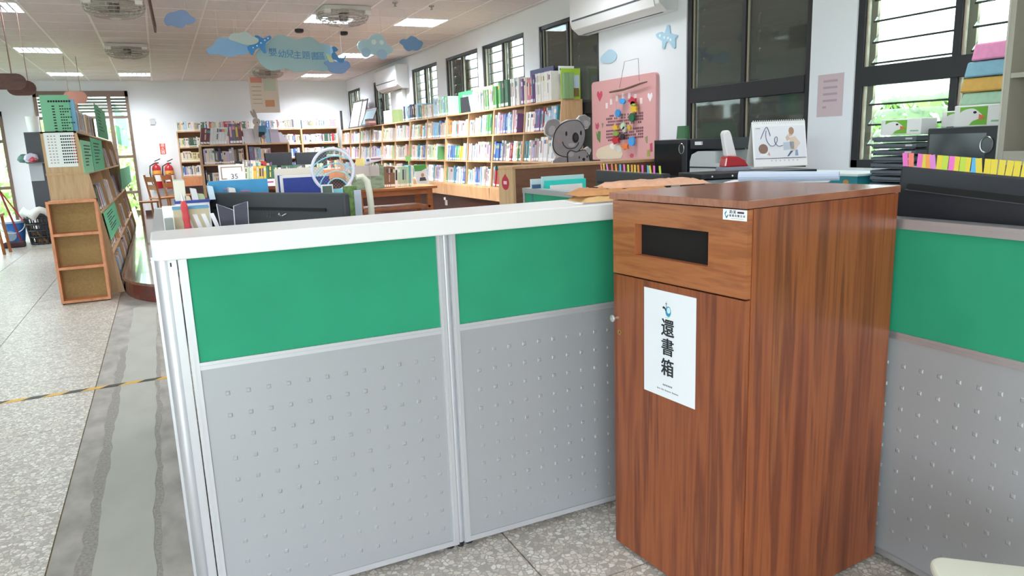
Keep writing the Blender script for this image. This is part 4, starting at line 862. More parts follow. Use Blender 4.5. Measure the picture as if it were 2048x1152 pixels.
dec('tulip', [(603, 930), (625, 920), (628, 1010), (608, 1015)], '#c05468'); dec('tulip', [(392, 1050), (410, 1030), (430, 1040), (425, 1075), (400, 1075)], '#cf5468')
dec('cream_cloud', [(50, 1000), (90, 970), (180, 940), (200, 935), (290, 945), (310, 990), (300, 1080), (60, 1085)], '#e0cfb8', 2); dec('white_flower', circ(215, 955, 32, 12), '#ece7e0'); dec('white_flower', circ(270, 985, 34, 12), '#ece7e0')
for i, (cx_, cy_) in enumerate([(150, 530), (195, 490), (255, 455), (320, 430), (385, 425), (450, 440), (510, 480)]):
    q = at_x(*G4([(cx_, cy_)])[0], xb-.011); MB().box(xb-.013, xb-.01, q.y-.02, q.y+.02, q.z-.028, q.z+.028).build('white_character', M('print #f0e6e8', '#f0dfe2', .7), t)
for r_ in range(9):
    if r_ == 4: continue
    a, b = at_x(*G4([(145 if r_ else 180, 640+32*r_)])[0], xb-.011), at_x(*G4([(535, 605+31*r_)])[0], xb-.011)
    n = 22; mb = MB()
    for k in range(n):
        if random.random() < .85: q = a.lerp(b, k/n); d_ = (b.y-a.y)/n; mb.box(xb-.0125, xb-.01, q.y, q.y+d_*.7, q.z-.01, q.z+.01)
    mb.build('text_line', M('brown print', '#7d5560', .7), t)
t = thing('felt_mobile', 'twig mobile with bright felt flowers hanging before the pink board', 'mobile', (xb-.06, 6.3, 1.5)); xm = xb-.05
P_ = lambda p: at_x(*G4([p])[0], xm)
tw = [P_(p) for p in ((180, 390), (260, 375), (330, 360), (420, 330), (500, 300), (570, 280))]; MB().tube(tw, [.009, .011, .01, .011, .009, .006], 7).build('twig', M('bark twig', '#6b5648', .9), t)
MB().tube([P_((283, 345)), P_((335, 70)), P_((478, 35)), P_((490, 275))], .0025, 4).build('cord', M('cord', '#8d7a6a', .8), t)
FELT = [('blue_egg', (315, 485), 30, '#4b9fe0', 0), ('blue_egg', (268, 610), 34, '#3f8fd0', 1), ('red_flower', (415, 480), 46, '#c23a4c', 2), ('green_leaf', (430, 510), 26, '#9ab04a', 0), ('yellow_flower', (428, 565), 46, '#e0b83c', 2),
        ('green_leaf', (413, 655), 38, '#2f6b4a', 1), ('yellow_flower', (245, 760), 34, '#d9b23a', 2), ('pale_leaf', (322, 745), 30, '#b9d8b2', 1), ('grey_leaf', (345, 780), 26, '#b9b6ae', 1), ('green_leaf', (243, 825), 26, '#7fa04a', 0),
        ('red_flower', (240, 890), 48, '#bf2f3c', 2), ('black_egg', (322, 855), 26, '#2d2f3a', 1), ('blue_egg', (412, 905), 42, '#4a98dc', 1), ('orange_flower', (340, 960), 38, '#e5793f', 2), ('yellow_leaf', (385, 760), 22, '#d3b040', 1)]
for nm, (cx_, cy_), r_, col, kd in FELT:
    pts = circ(cx_, cy_, r_, 14) if kd == 0 else circ(cx_, cy_, r_*.75, 14, r_*1.2) if kd == 1 else [(cx_+r_*(1 if i % 2 else .62)*math.cos(i*math.pi/5), cy_+r_*(1 if i % 2 else .62)*math.sin(i*math.pi/5)) for i in range(10)]
    po = on_x(G4(pts), xm+random.uniform(-.01, .01)); MB().prism(po, 'yz', xm-.012, xm+.006).build(nm, M('felt '+col, col, .9), t)
for cx_, zb_ in ((248, 890), (325, 960), (425, 905)): MB().tube([P_((cx_, 350)), P_((cx_-3, zb_))], .0018, 4).build('thread', M('thread', '#c9b9b0', .8), t)
# ---- koala standee behind the low bookcase
KY = 5.75; K5 = lambda p: tx(p, 1000, 210, 5.0075)
hd = on_y(K5([(445, 225), (470, 160), (530, 135), (590, 150), (610, 180), (680, 145), (770, 140), (800, 105), (850, 95), (905, 130), (905, 190), (880, 235), (850, 245), (850, 300), (835, 380), (805, 440), (830, 450), (880, 415), (912, 450), (900, 490), (885, 510)]), KY)
hd2 = on_y(K5([(520, 600), (560, 510), (530, 470), (520, 400), (530, 330), (490, 320), (450, 290)]), KY)
bx0, bx1 = hd2[0][0]-.03, hd[-1][0]+.06
po = hd+[(bx1, 1.0), (bx1+.04, .1), (bx1+.04, 0), (bx0-.06, 0), (bx0-.06, .1), (bx0, 1.0)]+hd2
t = thing('koala_cutout', 'grey koala cutout board with a baby koala, beside the bookcase end', 'cutout', ((bx0+bx1)/2, KY, 0))
KG = M('koala grey', '#a39da1', .7, var=.06, vs=(12, 12, 12)); KD = M('koala line', '#2e2a2c', .8); KW = M('koala edge', '#dcd9d8', .7); KL = M('koala light', '#c2bbc0', .7)
MB().prism(po, 'xz', KY, KY+.02).build('backing', KW, t)
def inset(poly, s):
    cx_ = sum(p[0] for p in poly)/len(poly); cz = sum(p[1] for p in poly)/len(poly); return [(cx_+(p[0]-cx_)*s, cz+(p[1]-cz)*s) for p in poly]
def kp(name, pts, m, lift, k=0):
    po = on_y(K5(pts), KY); po = smooth(po, k) if k else po; MB().prism(po, 'xz', KY-lift, KY+.001).build(name, m, t)
kp('body', [(530, 560), (590, 520), (880, 520), (900, 560), (900, 640), (525, 640)], KG, .004)
kp('ear', [(452, 225), (475, 168), (530, 143), (582, 155), (598, 200), (560, 260), (535, 320), (495, 314), (457, 288)], KG, .003, 2)
kp('ear', [(790, 135), (808, 112), (850, 102), (898, 133), (898, 188), (875, 230), (845, 225), (825, 190)], KG, .003, 2)
kp('inner_ear', [(485, 235), (520, 205), (550, 225), (545, 270), (515, 300), (490, 290)], KL, .005, 2); kp('inner_ear', [(835, 165), (865, 155), (888, 175), (878, 215), (852, 215)], KL, .005, 2)
kp('head_outline', [(525, 400), (535, 310), (560, 245), (610, 190), (690, 155), (780, 152), (825, 195), (852, 260), (850, 330), (830, 400), (780, 470), (700, 520), (610, 515), (550, 475)], KD, .005, 3)
kp('head', [(532, 400), (542, 312), (567, 250), (614, 197), (690, 162), (776, 159), (818, 199), (845, 262), (843, 330), (823, 398), (775, 463), (700, 512), (613, 507), (557, 470)], KG, .007, 3)
for c in ((660, 287), (806, 280)): kp('eye', circ(*c, 9, 12, 24), KD, .009)
kp('nose', circ(752, 328, 32, 18, 52), KD, .009); kp('nose_light', circ(756, 320, 18, 14, 34), M('koala nose', '#4a4142', .5), .011)
kp('cheek', circ(590, 355, 26, 14, 22), M('koala pink', '#b39a98', .7), .009); kp('muzzle', circ(715, 400, 36, 14, 20), KL, .008)
mp = [at_y(*K5([p])[0], KY-.009) for p in ((626, 368), (640, 405), (670, 432), (710, 440), (750, 430), (778, 402), (788, 375))]; MB().tube(mp, .004, 5).build('mouth', KD, t)
kp('baby_outline', [(668, 520), (672, 475), (700, 452), (740, 460), (760, 465), (830, 445), (860, 460), (892, 520), (890, 640), (700, 640)], KD, .009, 2); kp('baby_head', [(676, 522), (680, 480), (702, 460), (738, 469), (760, 474), (828, 453), (854, 466), (884, 522), (882, 632), (708, 632)], KG, .011, 2)
kp('baby_ear', circ(882, 455, 26, 14), KL, .011); kp('baby_ear', circ(706, 495, 26, 14), KL, .013)
for c in ((788, 525), (866, 517)): kp('baby_eye', circ(*c, 6, 10, 14), KD, .013)
kp('baby_nose', circ(832, 545, 14, 12, 16), KD, .013)
MB().box(bx0+.1, bx1-.1, KY+.02, KY+.25, 0, .02).build('stand', KW, t)
# ---- low bookcase seen from behind, red sticker on its end
t = thing('low_bookcase', 'low wooden bookcase seen from behind, in front of the koala', 'bookcase', (3.05, 5.14, 0)); lx0, lx1, ly0, ly1, lz = 2.40, 3.75, 5.0, 5.26, 1.322
for x in (lx0, lx1-.022): MB().box(x, x+.022, ly0, ly1, 0, lz-.022).build('side_panel', PLYV, t)
MB().box(lx0-.004, lx1+.004, ly0-.004, ly1, lz-.022, lz).build('top_board', BEECH, t, bevel=.002)
MB().box(lx0+.022, lx1-.022, ly0+.012, ly0+.02, .02, lz-.022).build('back_panel', wood('walnut board', ['#6a4330', '#77503a', '#805740', '#6f4835'], (2, 8, 8), .5), t)
for z in (.35, .7, 1.0): MB().box(lx0+.022, lx1-.022, ly0+.02, ly1-.005, z, z+.02).build('shelf', BEECH, t)
sy0, sy1, sz0, sz1 = rect_x(1004, 352, 1018, 380, lx0)
t = thing('round_sticker', 'red leaf-shaped sticker on the end of the low bookcase', 'sticker', (lx0, (sy0+sy1)/2, sz0)); cy_, cz_ = (sy0+sy1)/2, (sz0+sz1)/2
MB().prism([(cy_+(sy1-sy0)*.5*math.cos(a), cz_+(sz1-sz0)*.5*math.sin(a)+(.015 if i == 4 else 0)) for i, a in enumerate([2*math.pi*j/16 for j in range(16)])], 'yz', lx0-.002, lx0-.0003).build('disc', M('sticker red', '#b52a40', .5), t)
MB().box(lx0-.003, lx0-.002, cy_-.03, cy_+.03, cz_-.01, cz_+.015).build('white_mark', M('sticker pink', '#e6b9c0', .5), t)
# ================================================================== STAFF DESKS
DESK = M('desk grey', '#cfcfcc', .5)
def desk(label, x0, x1, y0, y1, z):
    t = thing('desk', label, 'desk', ((x0+x1)/2, (y0+y1)/2, 0)); MB().box(x0, x1, y0, y1, z-.03, z).build('desk_top', DESK, t)
    for x in (x0+.02, x1-.06):
        for y in (y0+.02, y1-.06): MB().box(x, x+.04, y, y+.04, 0, z-.03).build('leg', ALU, t)
desk('grey desk behind the front counter, carrying the left monitor', .02, 2.1, 2.62, 4.1, .74)
desk('grey desk behind the right partition, carrying the note-covered monitor', 2.225, 2.78, .2, 2.3, .74)
desk('grey desk behind the box, carrying the calendar riser', 2.22, 3.0, 2.36, 4.4, .74)
t = thing('low_cabinet', 'low grey cabinet under the windows, below the black trays', 'cabinet', (3.95, 3.3, 0))
MB().box(3.6, 4.32, 2.02, 4.75, 0, 1.15).build('body', M('cabinet grey', '#b9bab6', .5), t)
MB().box(3.58, 4.33, 2.0, 4.77, 1.15, 1.168).build('top_board', M('cabinet top', '#d8dad8', .45), t)
for k in range(4): MB().box(3.59, 3.6, 2.05+k*.67, 2.68+k*.67, .05, 1.12).build('door', M('cabinet grey', '#b9bab6', .5), t)
# shelf riser on the left desk for the small things
t = thing('desk_riser', 'white shelf riser on the desk behind the counter', 'riser', (.5, 3.3, .74))
MB().box(.03, 1.25, 3.25, 3.95, 1.03, 1.05).build('board', WHITE, t)
for x in (.04, 1.22): MB().box(x, x+.02, 3.25, 3.95, .74, 1.03).build('side_panel', WHITE, t)
t = thing('desk_riser', 'narrow white ledge just behind the counter top', 'riser', (.4, 2.73, .74))
MB().box(.01, .40, 2.615, 2.81, 1.10, 1.12).build('board', WHITE, t)
for x in (.02, .37): MB().box(x, x+.02, 2.62, 2.80, .74, 1.10).build('side_panel', WHITE, t)
MONB = M('monitor grey', '#3b3e43', .5); MOND = M('monitor black', '#24272e', .45)
def monitor(label, T, w, zb_, zt_, m, zdesk, slot=True, depth=.05):
    """frame: origin on the desk below the middle of the back, x along the back, -y towards the viewer"""
    t = bpy.data.objects.new('monitor', None); COL.objects.link(t); t.matrix_world = T; WMX[t.name] = T; tag(t, label, 'monitor', 'computer monitors')
    b = lambda: MB(T); h = zt_-zb_
    b().hexa([(-w/2+.01, 0, zb_), (w/2-.01, 0, zb_), (w/2, depth, zb_), (-w/2, depth, zb_), (-w/2+.01, .006, zt_), (w/2-.01, .006, zt_), (w/2, depth, zt_), (-w/2, depth, zt_)]).build('back_cover', m, t, bevel=.008)
    b().box(-w/2+.008, w/2-.008, depth, depth+.004, zb_+.01, zt_-.01).build('screen', M('screen black', '#0d0f12', .15), t)
    if slot:
        z = zt_-.062; b().box(-w/2+.05, w/2-.10, -.0015, .004, z-.008, z+.004).build('vent_slot', M('slot black', '#121316', .7), t)
    b().box(-.03, .03, .01, depth-.005, zdesk+.01, zb_+.02).build('stand_neck', m, t); b().box(-.12, .12, -.06, depth+.08, zdesk, zdesk+.012).build('stand_foot', m, t, bevel=.004)
    return t
a, b = at_z(408, 386, 1.335), at_z(694, 387, 1.335); mid = (a+b)/2; M1 = Matrix.Translation((mid.x, mid.y, 0)) @ rz(math.atan2(b.y-a.y, b.x-a.x))
mt = monitor('dark grey monitor seen from behind at the left end of the counter', M1 @ Matrix.Translation((-.008, 0, .74)), (b-a).length-.016, 1.0-.74, 1.336-.74, MONB, 0, depth=.032)
lettering('ASUS', .028, M1 @ frame_T((-.03, .0035, 1.245), (1, 0, 0), (0, 0, 1)), M('dim logo', '#50545a', .3), mt, 'maker_mark')
MB(M1).tube([(.03, .002, 1.248), (.035, .002, 1.256), (.04, .002, 1.244)], .0015, 4).tube([(.05, .002, 1.245), (.075, .002, 1.254)], .002, 4).build('scratch_mark', PAPER, mt)
a, b = at_z(1187, 337, 1.345), at_z(1322, 345, 1.345); mid = (a+b)/2; ang = math.atan2(b.y-a.y, b.x-a.x)
monitor('black monitor with paper flags behind the padded envelopes', Matrix.Translation((mid.x, mid.y, .74)) @ rz(ang), (b-a).length, .98-.74, 1.338-.74, MOND, 0)
M2 = Matrix.Translation((mid.x, mid.y, 0)) @ rz(ang); W2 = (b-a).length
def upT(o, e):
    ex = Vector(e).normalized(); ez = Vector((0, 0, 1)); ey = ez.cross(ex); return Matrix(((ex.x, ey.x, 0, o[0]), (ex.y, ey.y, 0, o[1]), (0, 0, 1, o[2]), (0, 0, 0, 1)))
M3 = upT((2.27, 1.705-.31, 0), (0, -1, 0)) @ Matrix.Translation((0, 0, 1.2)) @ Matrix.Rotation(.07, 4, 'Y') @ Matrix.Translation((0, 0, -1.185))
rm = monitor('large black monitor behind the right partition, edged with yellow sticky notes', M3 @ Matrix.Translation((0, 0, .74)), .62, 1.0-.74, 1.338-.74, MOND, 0.02, slot=False)
MB(M3).prism(pill(-.265, .28, 1.262, 1.282), 'xz', -.001, .006).build('vent_slot', MATS['slot black'], rm)
MB(M3).box(-.27, .28, -.002, .003, 1.2595, 1.262).build('slot_lip', M('slot lip', '#4a4d54', .4), rm)
# sticky notes standing up from the monitors' top edges
NC = {'pink': '#ef7ccb', 'coral': '#f48a78', 'yellow': '#e6d24e', 'orange': '#f2a35c', 'lilac': '#e48fd8', 'lime': '#c4da55', 'blue': '#62b7e6'}
def note(T, x, w, z0, h, lean, col, label, group):
    Tn = T @ Matrix.Translation((x, .012, z0)) @ Matrix.Rotation(lean, 4, 'Y')
    o = MB(Tn).hexa([(-w/2, 0, -.012), (w/2, 0, -.012), (w/2, .0008, -.012), (-w/2, .0008, -.012), (-w/2, -.003, h), (w/2, -.003, h), (w/2, -.002, h), (-w/2, -.002, h)]).build('sticky_note', M('note '+col, NC[col], .7), loc=Tn.translation)
    return tag(o, label, 'sticky note', group)
RN = [(1803, 'pink', -.15), (1814, 'coral', -.1), (1830, 'pink', .03), (1839, 'yellow', .0), (1848, 'orange', -.1), (1858, 'lilac', -.2), (1869, 'yellow', 0), (1880, 'lime', .02), (1893, 'pink', 0), (1902, 'yellow', .02), (1915, 'lime', 0), (1924, 'yellow', .02), (1938, 'blue', 0), (1949, 'yellow', -.15), (1964, 'yellow', -.02), (1977, 'yellow', -.02), (1992, 'yellow', .02), (2007, 'yellow', .05), (2022, 'yellow', .03), (2038, 'yellow', .05)]
for i, (px, col, ln) in enumerate(RN):
    q = at_x(px, 358+(px-1803)*.105, 2.27); lx = (M3.inverted() @ q).x
    note(M3, lx, .019, 1.338, .044, ln, col, '%s sticky note, %s from the left on the large right monitor' % (col, ORD[i]), 'notes on the right monitor')
LN = [(1199, 'coral'), (1204, 'yellow'), (1211, 'lilac'), (1220, 'coral'), (1228, 'orange'), (1236, 'blue'), (1244, 'pink'), (1252, 'lime'), (1259, 'orange'), (1265, 'yellow'), (1272, 'orange'), (1280, 'pink'), (1291, 'blue'), (1296, 'yellow'), (1303, 'pink'), (1315, 'lime')]
for i, (px, col) in enumerate(LN):
    q = at_z(px, 337+(px-1187)*.06, 1.345); lx = (M2.inverted() @ q).x
    note(M2, lx, .018, 1.337, .036, random.uniform(-.2, .2), col, '%s paper flag, %s from the left on the monitor behind the envelopes' % (col, ORD[i]), 'flags on the middle monitor')
# ================================================================== RIGHT DESK THINGS
# padded envelopes on the counter end
BRN = M('kraft paper', '#c98f5c', .7, var=.12, vs=(25, 25, 25)); BRL = M('pale kraft', '#d8b07a', .7, var=.1, vs=(25, 25, 25)); PKP = M('pink stripe paper', '#e0ad8e', .6, var=.12, vs=(30, 30, 30))
def padded(name, label, c, L, Wd, hgt, ang, tilt, m, wob=.008):
    T = Matrix.Translation(c) @ rz(ang) @ Matrix.Rotation(tilt, 4, 'Y'); mb = MB(T); nx, ny = 14, 8; vs = []; fs = []
    for top in (1, 0):
        for i in range(nx+1):
            for j in range(ny+1):
                u, v = i/nx*2-1, j/ny*2-1; bul = (1-u**10)*(1-v**8)
                vs.append((u*L/2, v*Wd/2, (hgt*bul+random.uniform(-wob, wob)*bul if top else 0)+.001*top))
    N = (nx+1)*(ny+1)
    for i in range(nx):
        for j in range(ny):
            a = i*(ny+1)+j; q = (a, a+ny+1, a+ny+2, a+1); fs.append(q); fs.append(tuple(N+k for k in reversed(q)))
    ring = [i*(ny+1) for i in range(nx+1)]+[nx*(ny+1)+j for j in range(1, ny+1)]+[i*(ny+1)+ny for i in range(nx-1, -1, -1)]+[j for j in range(ny-1, 0, -1)]
    for k in range(len(ring)): a, b = ring[k], ring[(k+1) % len(ring)]; fs.append((a, b, b+N, a+N))
    mb.add(vs, fs)
    return tag(mb.build(name, m, smooth=True, loc=c), label, 'envelope')
mono(MB(Matrix.Translation((1.55, 2.44, 1.2625)) @ rz(-.15)).box(-.14, .12, -.09, .09, 0, .004), 'letter', PAPER, 'white letter sheet at the bottom of the envelope pile', 'paper', loc=(1.55, 2.44, 1.2625))
padded('padded_envelope', 'pale kraft padded envelope lying on the white counter end', (1.60, 2.42, 1.267), .34, .18, .020, -.12, 0, BRL, .002)
padded('padded_envelope', 'crumpled brown padded envelope on top of the pale one', (1.63, 2.43, 1.289), .40, .18, .018, -.2, 0, BRN)
padded('padded_envelope', 'crumpled envelope with pink stripes behind the wooden box', (1.80, 2.44, 1.309), .44, .18, .016, -.2, 0, PKP)
# folders standing behind the low green partition
def sheet_y(name, label, cat, px0, py0, px1, py1, y, zb_, d, m, group=None):
    x0, x1, z0, z1 = rect_y(px0, py0, px1, py1, y); return mono(MB().box(x0, x1, y, y+d, zb_, z1), name, m, label, cat, group, loc=((x0+x1)/2, y, zb_), bevel=.001)
for nm, lb, r4, y, m in (('folder', 'turquoise folder standing behind the low green partition', (1091, 359, 1172, 379), 4.16, M('turquoise', '#35d3c8', .5)),
                         ('folder', 'pale aqua folder behind the turquoise one', (1085, 351, 1168, 379), 4.22, M('aqua', '#bfe3e3', .5)),
                         ('folder', 'white folder with an orange edge below the turquoise folder', (1103, 369, 1165, 383), 4.08, M('cream white', '#eee6e4', .6)),
                         ('folder', 'pale blue papers left of the turquoise folder', (1063, 358, 1083, 378), 4.27, M('pale blue paper', '#d3e4ea', .6)),
                         ('folder', 'small blue folder at the left end of the folder row', (1066, 369, 1082, 378), 4.19, M('folder blue', '#3f5f86', .5))):
    sheet_y(nm, lb, 'folder', *r4, y, .741, .02, m, 'folders behind the low partition')
# black towers, printer, cup
def tower(label, T, w, d, h, ring, zb_):
    t = bpy.data.objects.new('computer_tower', None); COL.objects.link(t); t.matrix_world = T; WMX[t.name] = T; tag(t, label, 'computer', 'black computer towers'); b = lambda: MB(T)
    b().box(-w/2, w/2, 0, d, 0, h).build('case', MOND, t, bevel=.006)
    b().box(-w/2+.015, w/2-.06, -.002, 0, h*.1, h-.03).build('front_panel', M('gloss black', '#1a1c22', .2), t)
    x, z = ring; pts = [(x+.03*math.cos(2*math.pi*k/24), -.004, z+.038*math.sin(2*math.pi*k/24)) for k in range(24)]
    b().tube(pts, .0035, 6, closed=True).build('ring', MATS['chrome'] if 'chrome' in MATS else ALU, t); b().prism([(p[0], p[2]) for p in pts], 'xz', -.003, 0).build('ring_disc', M('disc dark', '#33363d', .25), t)
    return t
y0, y1, z0, z1 = rect_x(1308, 281, 1372, 365, 3.4); T = frame_T((3.4, (y0+y1)/2, 1.169), (0, -1, 0), (1, 0, 0)); T.translation = (3.62, (at_x(1308, 280, 3.62).y+at_x(1372, 280, 3.62).y)/2, 1.169)
w_ = at_x(1308, 280, 3.62).y-at_x(1374, 280, 3.62).y
tower('black computer tower with a chrome ring beside the pink board', upT((3.62, (at_x(1308, 280, 3.62).y+at_x(1374, 280, 3.62).y)/2, 1.169), (0, -1, 0)), w_, .42, .305, (w_/2-.06, .235), 0)
# dark printer lid + pale printer body
y0, y1 = at_x(1452, 300, 3.6).y, at_x(1376, 300, 3.6).y
t = thing('printer', 'grey and black printer beside the black computer tower', 'printer', (3.8, (y0+y1)/2, 1.169))
MB().prism([(y0, 1.18), (y1-.01, 1.18), (y1-.01, 1.31), (y1-.03, 1.36), (y1-.1, 1.385), (y0+.12, 1.385), (y0+.12, 1.30), (y0, 1.30)], 'yz', 3.61, 3.95).build('body', M('printer grey', '#c9ccce', .45), t)
MB().box(3.62, 3.98, y0-.04, y1, 1.40, 1.475).build('scanner_lid', MOND, t, bevel=.005); MB().box(3.605, 3.611, y0, y1-.01, 1.262, 1.272).build('paper_slot', BLACK, t)
MB().box(3.606, 3.61, y1-.14, y1-.07, 1.43, 1.455).box(3.615, 3.62, y1-.14, y1-.07, 1.43, 1.455).build('white_label', PAPER, t)
MB().box(3.5, 3.61, y0+.02, y0+.22, 1.17, 1.25).build('output_tray', M('printer grey', '#c9ccce', .45), t)
q = at_x(1366, 279, 3.75); tag(MB().lathe([(.052, 0), (.044, .10), (.041, .10), (.048, .004), (0, .004)], (3.75, q.y, 1.477), 18).build('green_cup', M('cup green', '#4a7a52', .5), smooth=True, loc=(3.75, q.y, 1.477)), 'green cup standing upside down on the black tower', 'cup')
# riser with calendar and hole punch
rz_ = 1.325
ra, rb = at_z(1404, 349, rz_), at_z(1634, 338, rz_); dv = (rb-ra); ex = Vector((dv.x, dv.y, 0)).normalized(); Lr = dv.length; TR = upT((ra.x, ra.y, 0), ex)
t = thing('desk_riser', 'black desk riser carrying the calendar and the red punch', 'riser', (ra.x+dv.x/2, ra.y+dv.y/2, .74))
MB(TR).box(0, Lr, 0, .26, rz_-.022, rz_).build('top_board', BLACK, t, bevel=.002)
MB(TR).box(.005, .02, .01, .25, .74, rz_-.022).box(Lr-.02, Lr-.005, .01, .25, .74, rz_-.022).build('side_panel', BLACK, t); MB(TR).box(.02, .24, .02, .24, .75, rz_-.03).build('grey_drawer', M('drawer grey', '#a9b4b6', .5), t)
for k in (.05, .15): MB(TR).cyl((k, -.002, rz_-.012), (k, .002, rz_-.012), .004, .004, 10).build('white_button', PAPER, t)
ca, cb = at_z(1508, 335, rz_), at_z(1615, 331, rz_); cd = cb-ca; ce = Vector((cd.x, cd.y, 0)).normalized(); Lc = cd.length; TC = upT((ca.x, ca.y, rz_), ce); hc = .232; dp = .13
t = bpy.data.objects.new('desk_calendar', None); COL.objects.link(t); t.matrix_world = TC; WMX[t.name] = TC; tag(t, 'white spiral desk calendar with a picture of two people', 'calendar')
def leafp(z, off=0.): return (z/hc*dp*.45-off)
def cal(x0, x1, z0, z1, lift, nm, m):
    MB(TC).hexa([(x0, leafp(z0, lift), z0), (x1, leafp(z0, lift), z0), (x1, leafp(z0, lift)+.001, z0), (x0, leafp(z0, lift)+.001, z0), (x0, leafp(z1, lift), z1), (x1, leafp(z1, lift), z1), (x1, leafp(z1, lift)+.001, z1), (x0, leafp(z1, lift)+.001, z1)]).build(nm, m, t)
cal(0, Lc, 0, hc, 0, 'front_leaf', PAPER)
MB(TC).hexa([(0, dp, 0), (Lc, dp, 0), (Lc, dp+.003, 0), (0, dp+.003, 0), (0, dp*.45, hc), (Lc, dp*.45, hc), (Lc, dp*.45+.003, hc), (0, dp*.45+.003, hc)]).build('back_leaf', M('cal card', '#d9d6d2', .7), t)
MB(TC).box(0, Lc, 0, dp, 0, .003).build('base', M('cal card', '#d9d6d2', .7), t)
cal(.01, Lc-.005, .045, hc-.025, .0012, 'picture', M('cal pale', '#e3e6ec', .6)); cal(.01, Lc-.005, .042, .045, .0022, 'picture_edge', M('cal dark', '#5a5a60', .6))
def calp(pts, nm, col, lift=.0024):
    pl = [(x*Lc, z*hc) for x, z in pts]; n = len(pl); vs = [(x, leafp(z, lift), z) for x, z in pl]+[(x, leafp(z, lift)+.0008, z) for x, z in pl]
    MB(TC).add(vs, [tuple(range(n)), tuple(range(2*n-1, n-1, -1))]+[(i, i+n, (i+1) % n+n, (i+1) % n) for i in range(n)]).build(nm, M('cal '+col, col, .7), t)
calp(circ(.19, .40, .088, 14, .11), 'boy_hair', '#8a6f62'); calp([(.1, .23), (.14, .30), (.27, .30), (.3, .23)], 'boy_shirt', '#eef0f4'); calp([(.25, .26), (.3, .33), (.31, .25)], 'boy_hand', '#d9a48e')
calp(circ(.73, .78, .05, 14, .085), 'woman_hair', '#a98a70'); calp([(.67, .7), (.71, .74), (.75, .68), (.7, .66)], 'woman_face', '#e0b8a2'); calp([(.70, .64), (.80, .66), (.89, .5), (.83, .43), (.8, .34), (.7, .36), (.69, .5)], 'woman_jacket', '#d8c6b6')
calp([(.62, .64), (.66, .7), (.70, .6), (.64, .56)], 'woman_sleeve', '#c9b3a3'); calp([(.57, .36), (.77, .38), (.77, .54), (.57, .53)], 'laptop', '#bcc6d4'); calp([(.66, .22), (.75, .34), (.70, .34), (.63, .22)], 'trousers', '#53617c'); calp([(.78, .23), (.84, .23), (.83, .36), (.79, .36)], 'trousers', '#8fa3c2')
sw = [(.15, .62), (.2, .75), (.27, .88), (.32, .75), (.33, .68)]; sw2 = [(.26, .8), (.25, .66), (.28, .54), (.34, .46), (.41, .48), (.46, .58), (.45, .66), (.41, .62), (.42, .52), (.48, .45), (.56, .47)]
def openc(p, k=5):
    q = [p[0]]+list(p)+[p[-1]]; out = []
    for i in range(len(p)-1):
        p0, p1, p2, p3 = [Vector(v) for v in q[i:i+4]]
        for s in range(k): f = s/k; out.append(tuple(.5*((2*p1)+(p2-p0)*f+(2*p0-5*p1+4*p2-p3)*f*f+(3*p1-p0-3*p2+p3)*f**3)))
    return out+[tuple(p[-1])]
for s_ in (sw, sw2): MB(TC).tube([(x*Lc, leafp(z*hc, .003), z*hc) for x, z in openc(s_)], .0016, 5).build('drawn_swirl', M('swirl violet', '#4d4472', .7), t)
calp([(.07, .845), (.15, .85), (.15, .865), (.07, .86)], 'small_print', '#8b9099')
for k in range(7): calp([(.33+.08*k, .12), (.345+.08*k, .12), (.345+.08*k, .15), (.33+.08*k, .15)], 'date_mark', '#c4bfca')
for k in range(24):
    x = .008+k*(Lc-.016)/23; MB(TC).tube([(x, dp*.45+.008*math.cos(a)-.001, hc-.002+.009*math.sin(a)) for a in [2*math.pi*j/10 for j in range(10)]], .0012, 4, closed=True).build('spiral_ring', M('spiral', '#e9ebee', .4), t)
# red and white lever punch
pq = at_z(1470, 342, rz_); TP = upT((pq.x, pq.y, rz_), ex)
t = bpy.data.objects.new('lever_punch', None); COL.objects.link(t); t.matrix_world = TP; WMX[t.name] = TP; tag(t, 'red desk punch with a tall white lever on the black riser', 'punch')
MB(TP).prism([(-.065, 0), (.075, 0), (.085, .012), (.078, .02), (-.06, .02), (-.068, .01)], 'xz', 0, .07).build('clear_base', glass('clear plastic', '#dfe2ee', .2, .45), t)
MB(TP).prism([(-.052, .02), (.075, .02), (.055, .05), (.02, .068), (-.03, .072), (-.045, .068)], 'xz', .004, .066).build('red_body', M('gloss red', '#b3121f', .15, coat=.5), t, bevel=.006)
MB(TP).prism([(-.036, .07), (.018, .068), (-.012, .17), (-.02, .19), (-.036, .196), (-.052, .19), (-.056, .175)], 'xz', .015, .055).build('white_lever', M('lever white', '#e8e4e6', .4), t, bevel=.01, seg=3)
# rolled plan, teal box
ra_, rb_ = at_z(1478, 362, 1.30), at_z(1678, 361, 1.30)
t = thing('rolled_paper', 'pale blue rolled sheet lying behind the wooden box', 'paper roll', tuple(ra_)); dd = (rb_-ra_); sp = []
for k in range(26): a = k*.5; r_ = .012+.0006*k; sp.append((r_*math.cos(a), r_*math.sin(a)))
exr = Vector((dd.x, dd.y, 0)).normalized(); TRr = upT((ra_.x, ra_.y, 1.30), exr)
vs = [(0, y, z+.02) for y, z in sp]+[(dd.length, y*.8, z*.8+.02) for y, z in sp]; n = len(sp)
MB(TRr).add(vs, [(i, i+1, i+1+n, i+n) for i in range(n-1)]).build('roll', M('roll paper', '#cfdcf2', .6), t)
MB(TRr).box(-.06, dd.length*.9, -.02, .16, -.006, -.004).build('flat_sheet', PAPER, t)
t = thing('document_pile', 'pile of papers on the desk under the rolled sheet', 'papers', (ra_.x+.2, ra_.y+.1, .741)); MB(TRr).box(-.05, dd.length*.85, -.01, .2, .741-1.30, -.008).build('pile', M('paper pile', '#9ba4b4', .8, var=.15, vs=(1, 1, 180)), t)
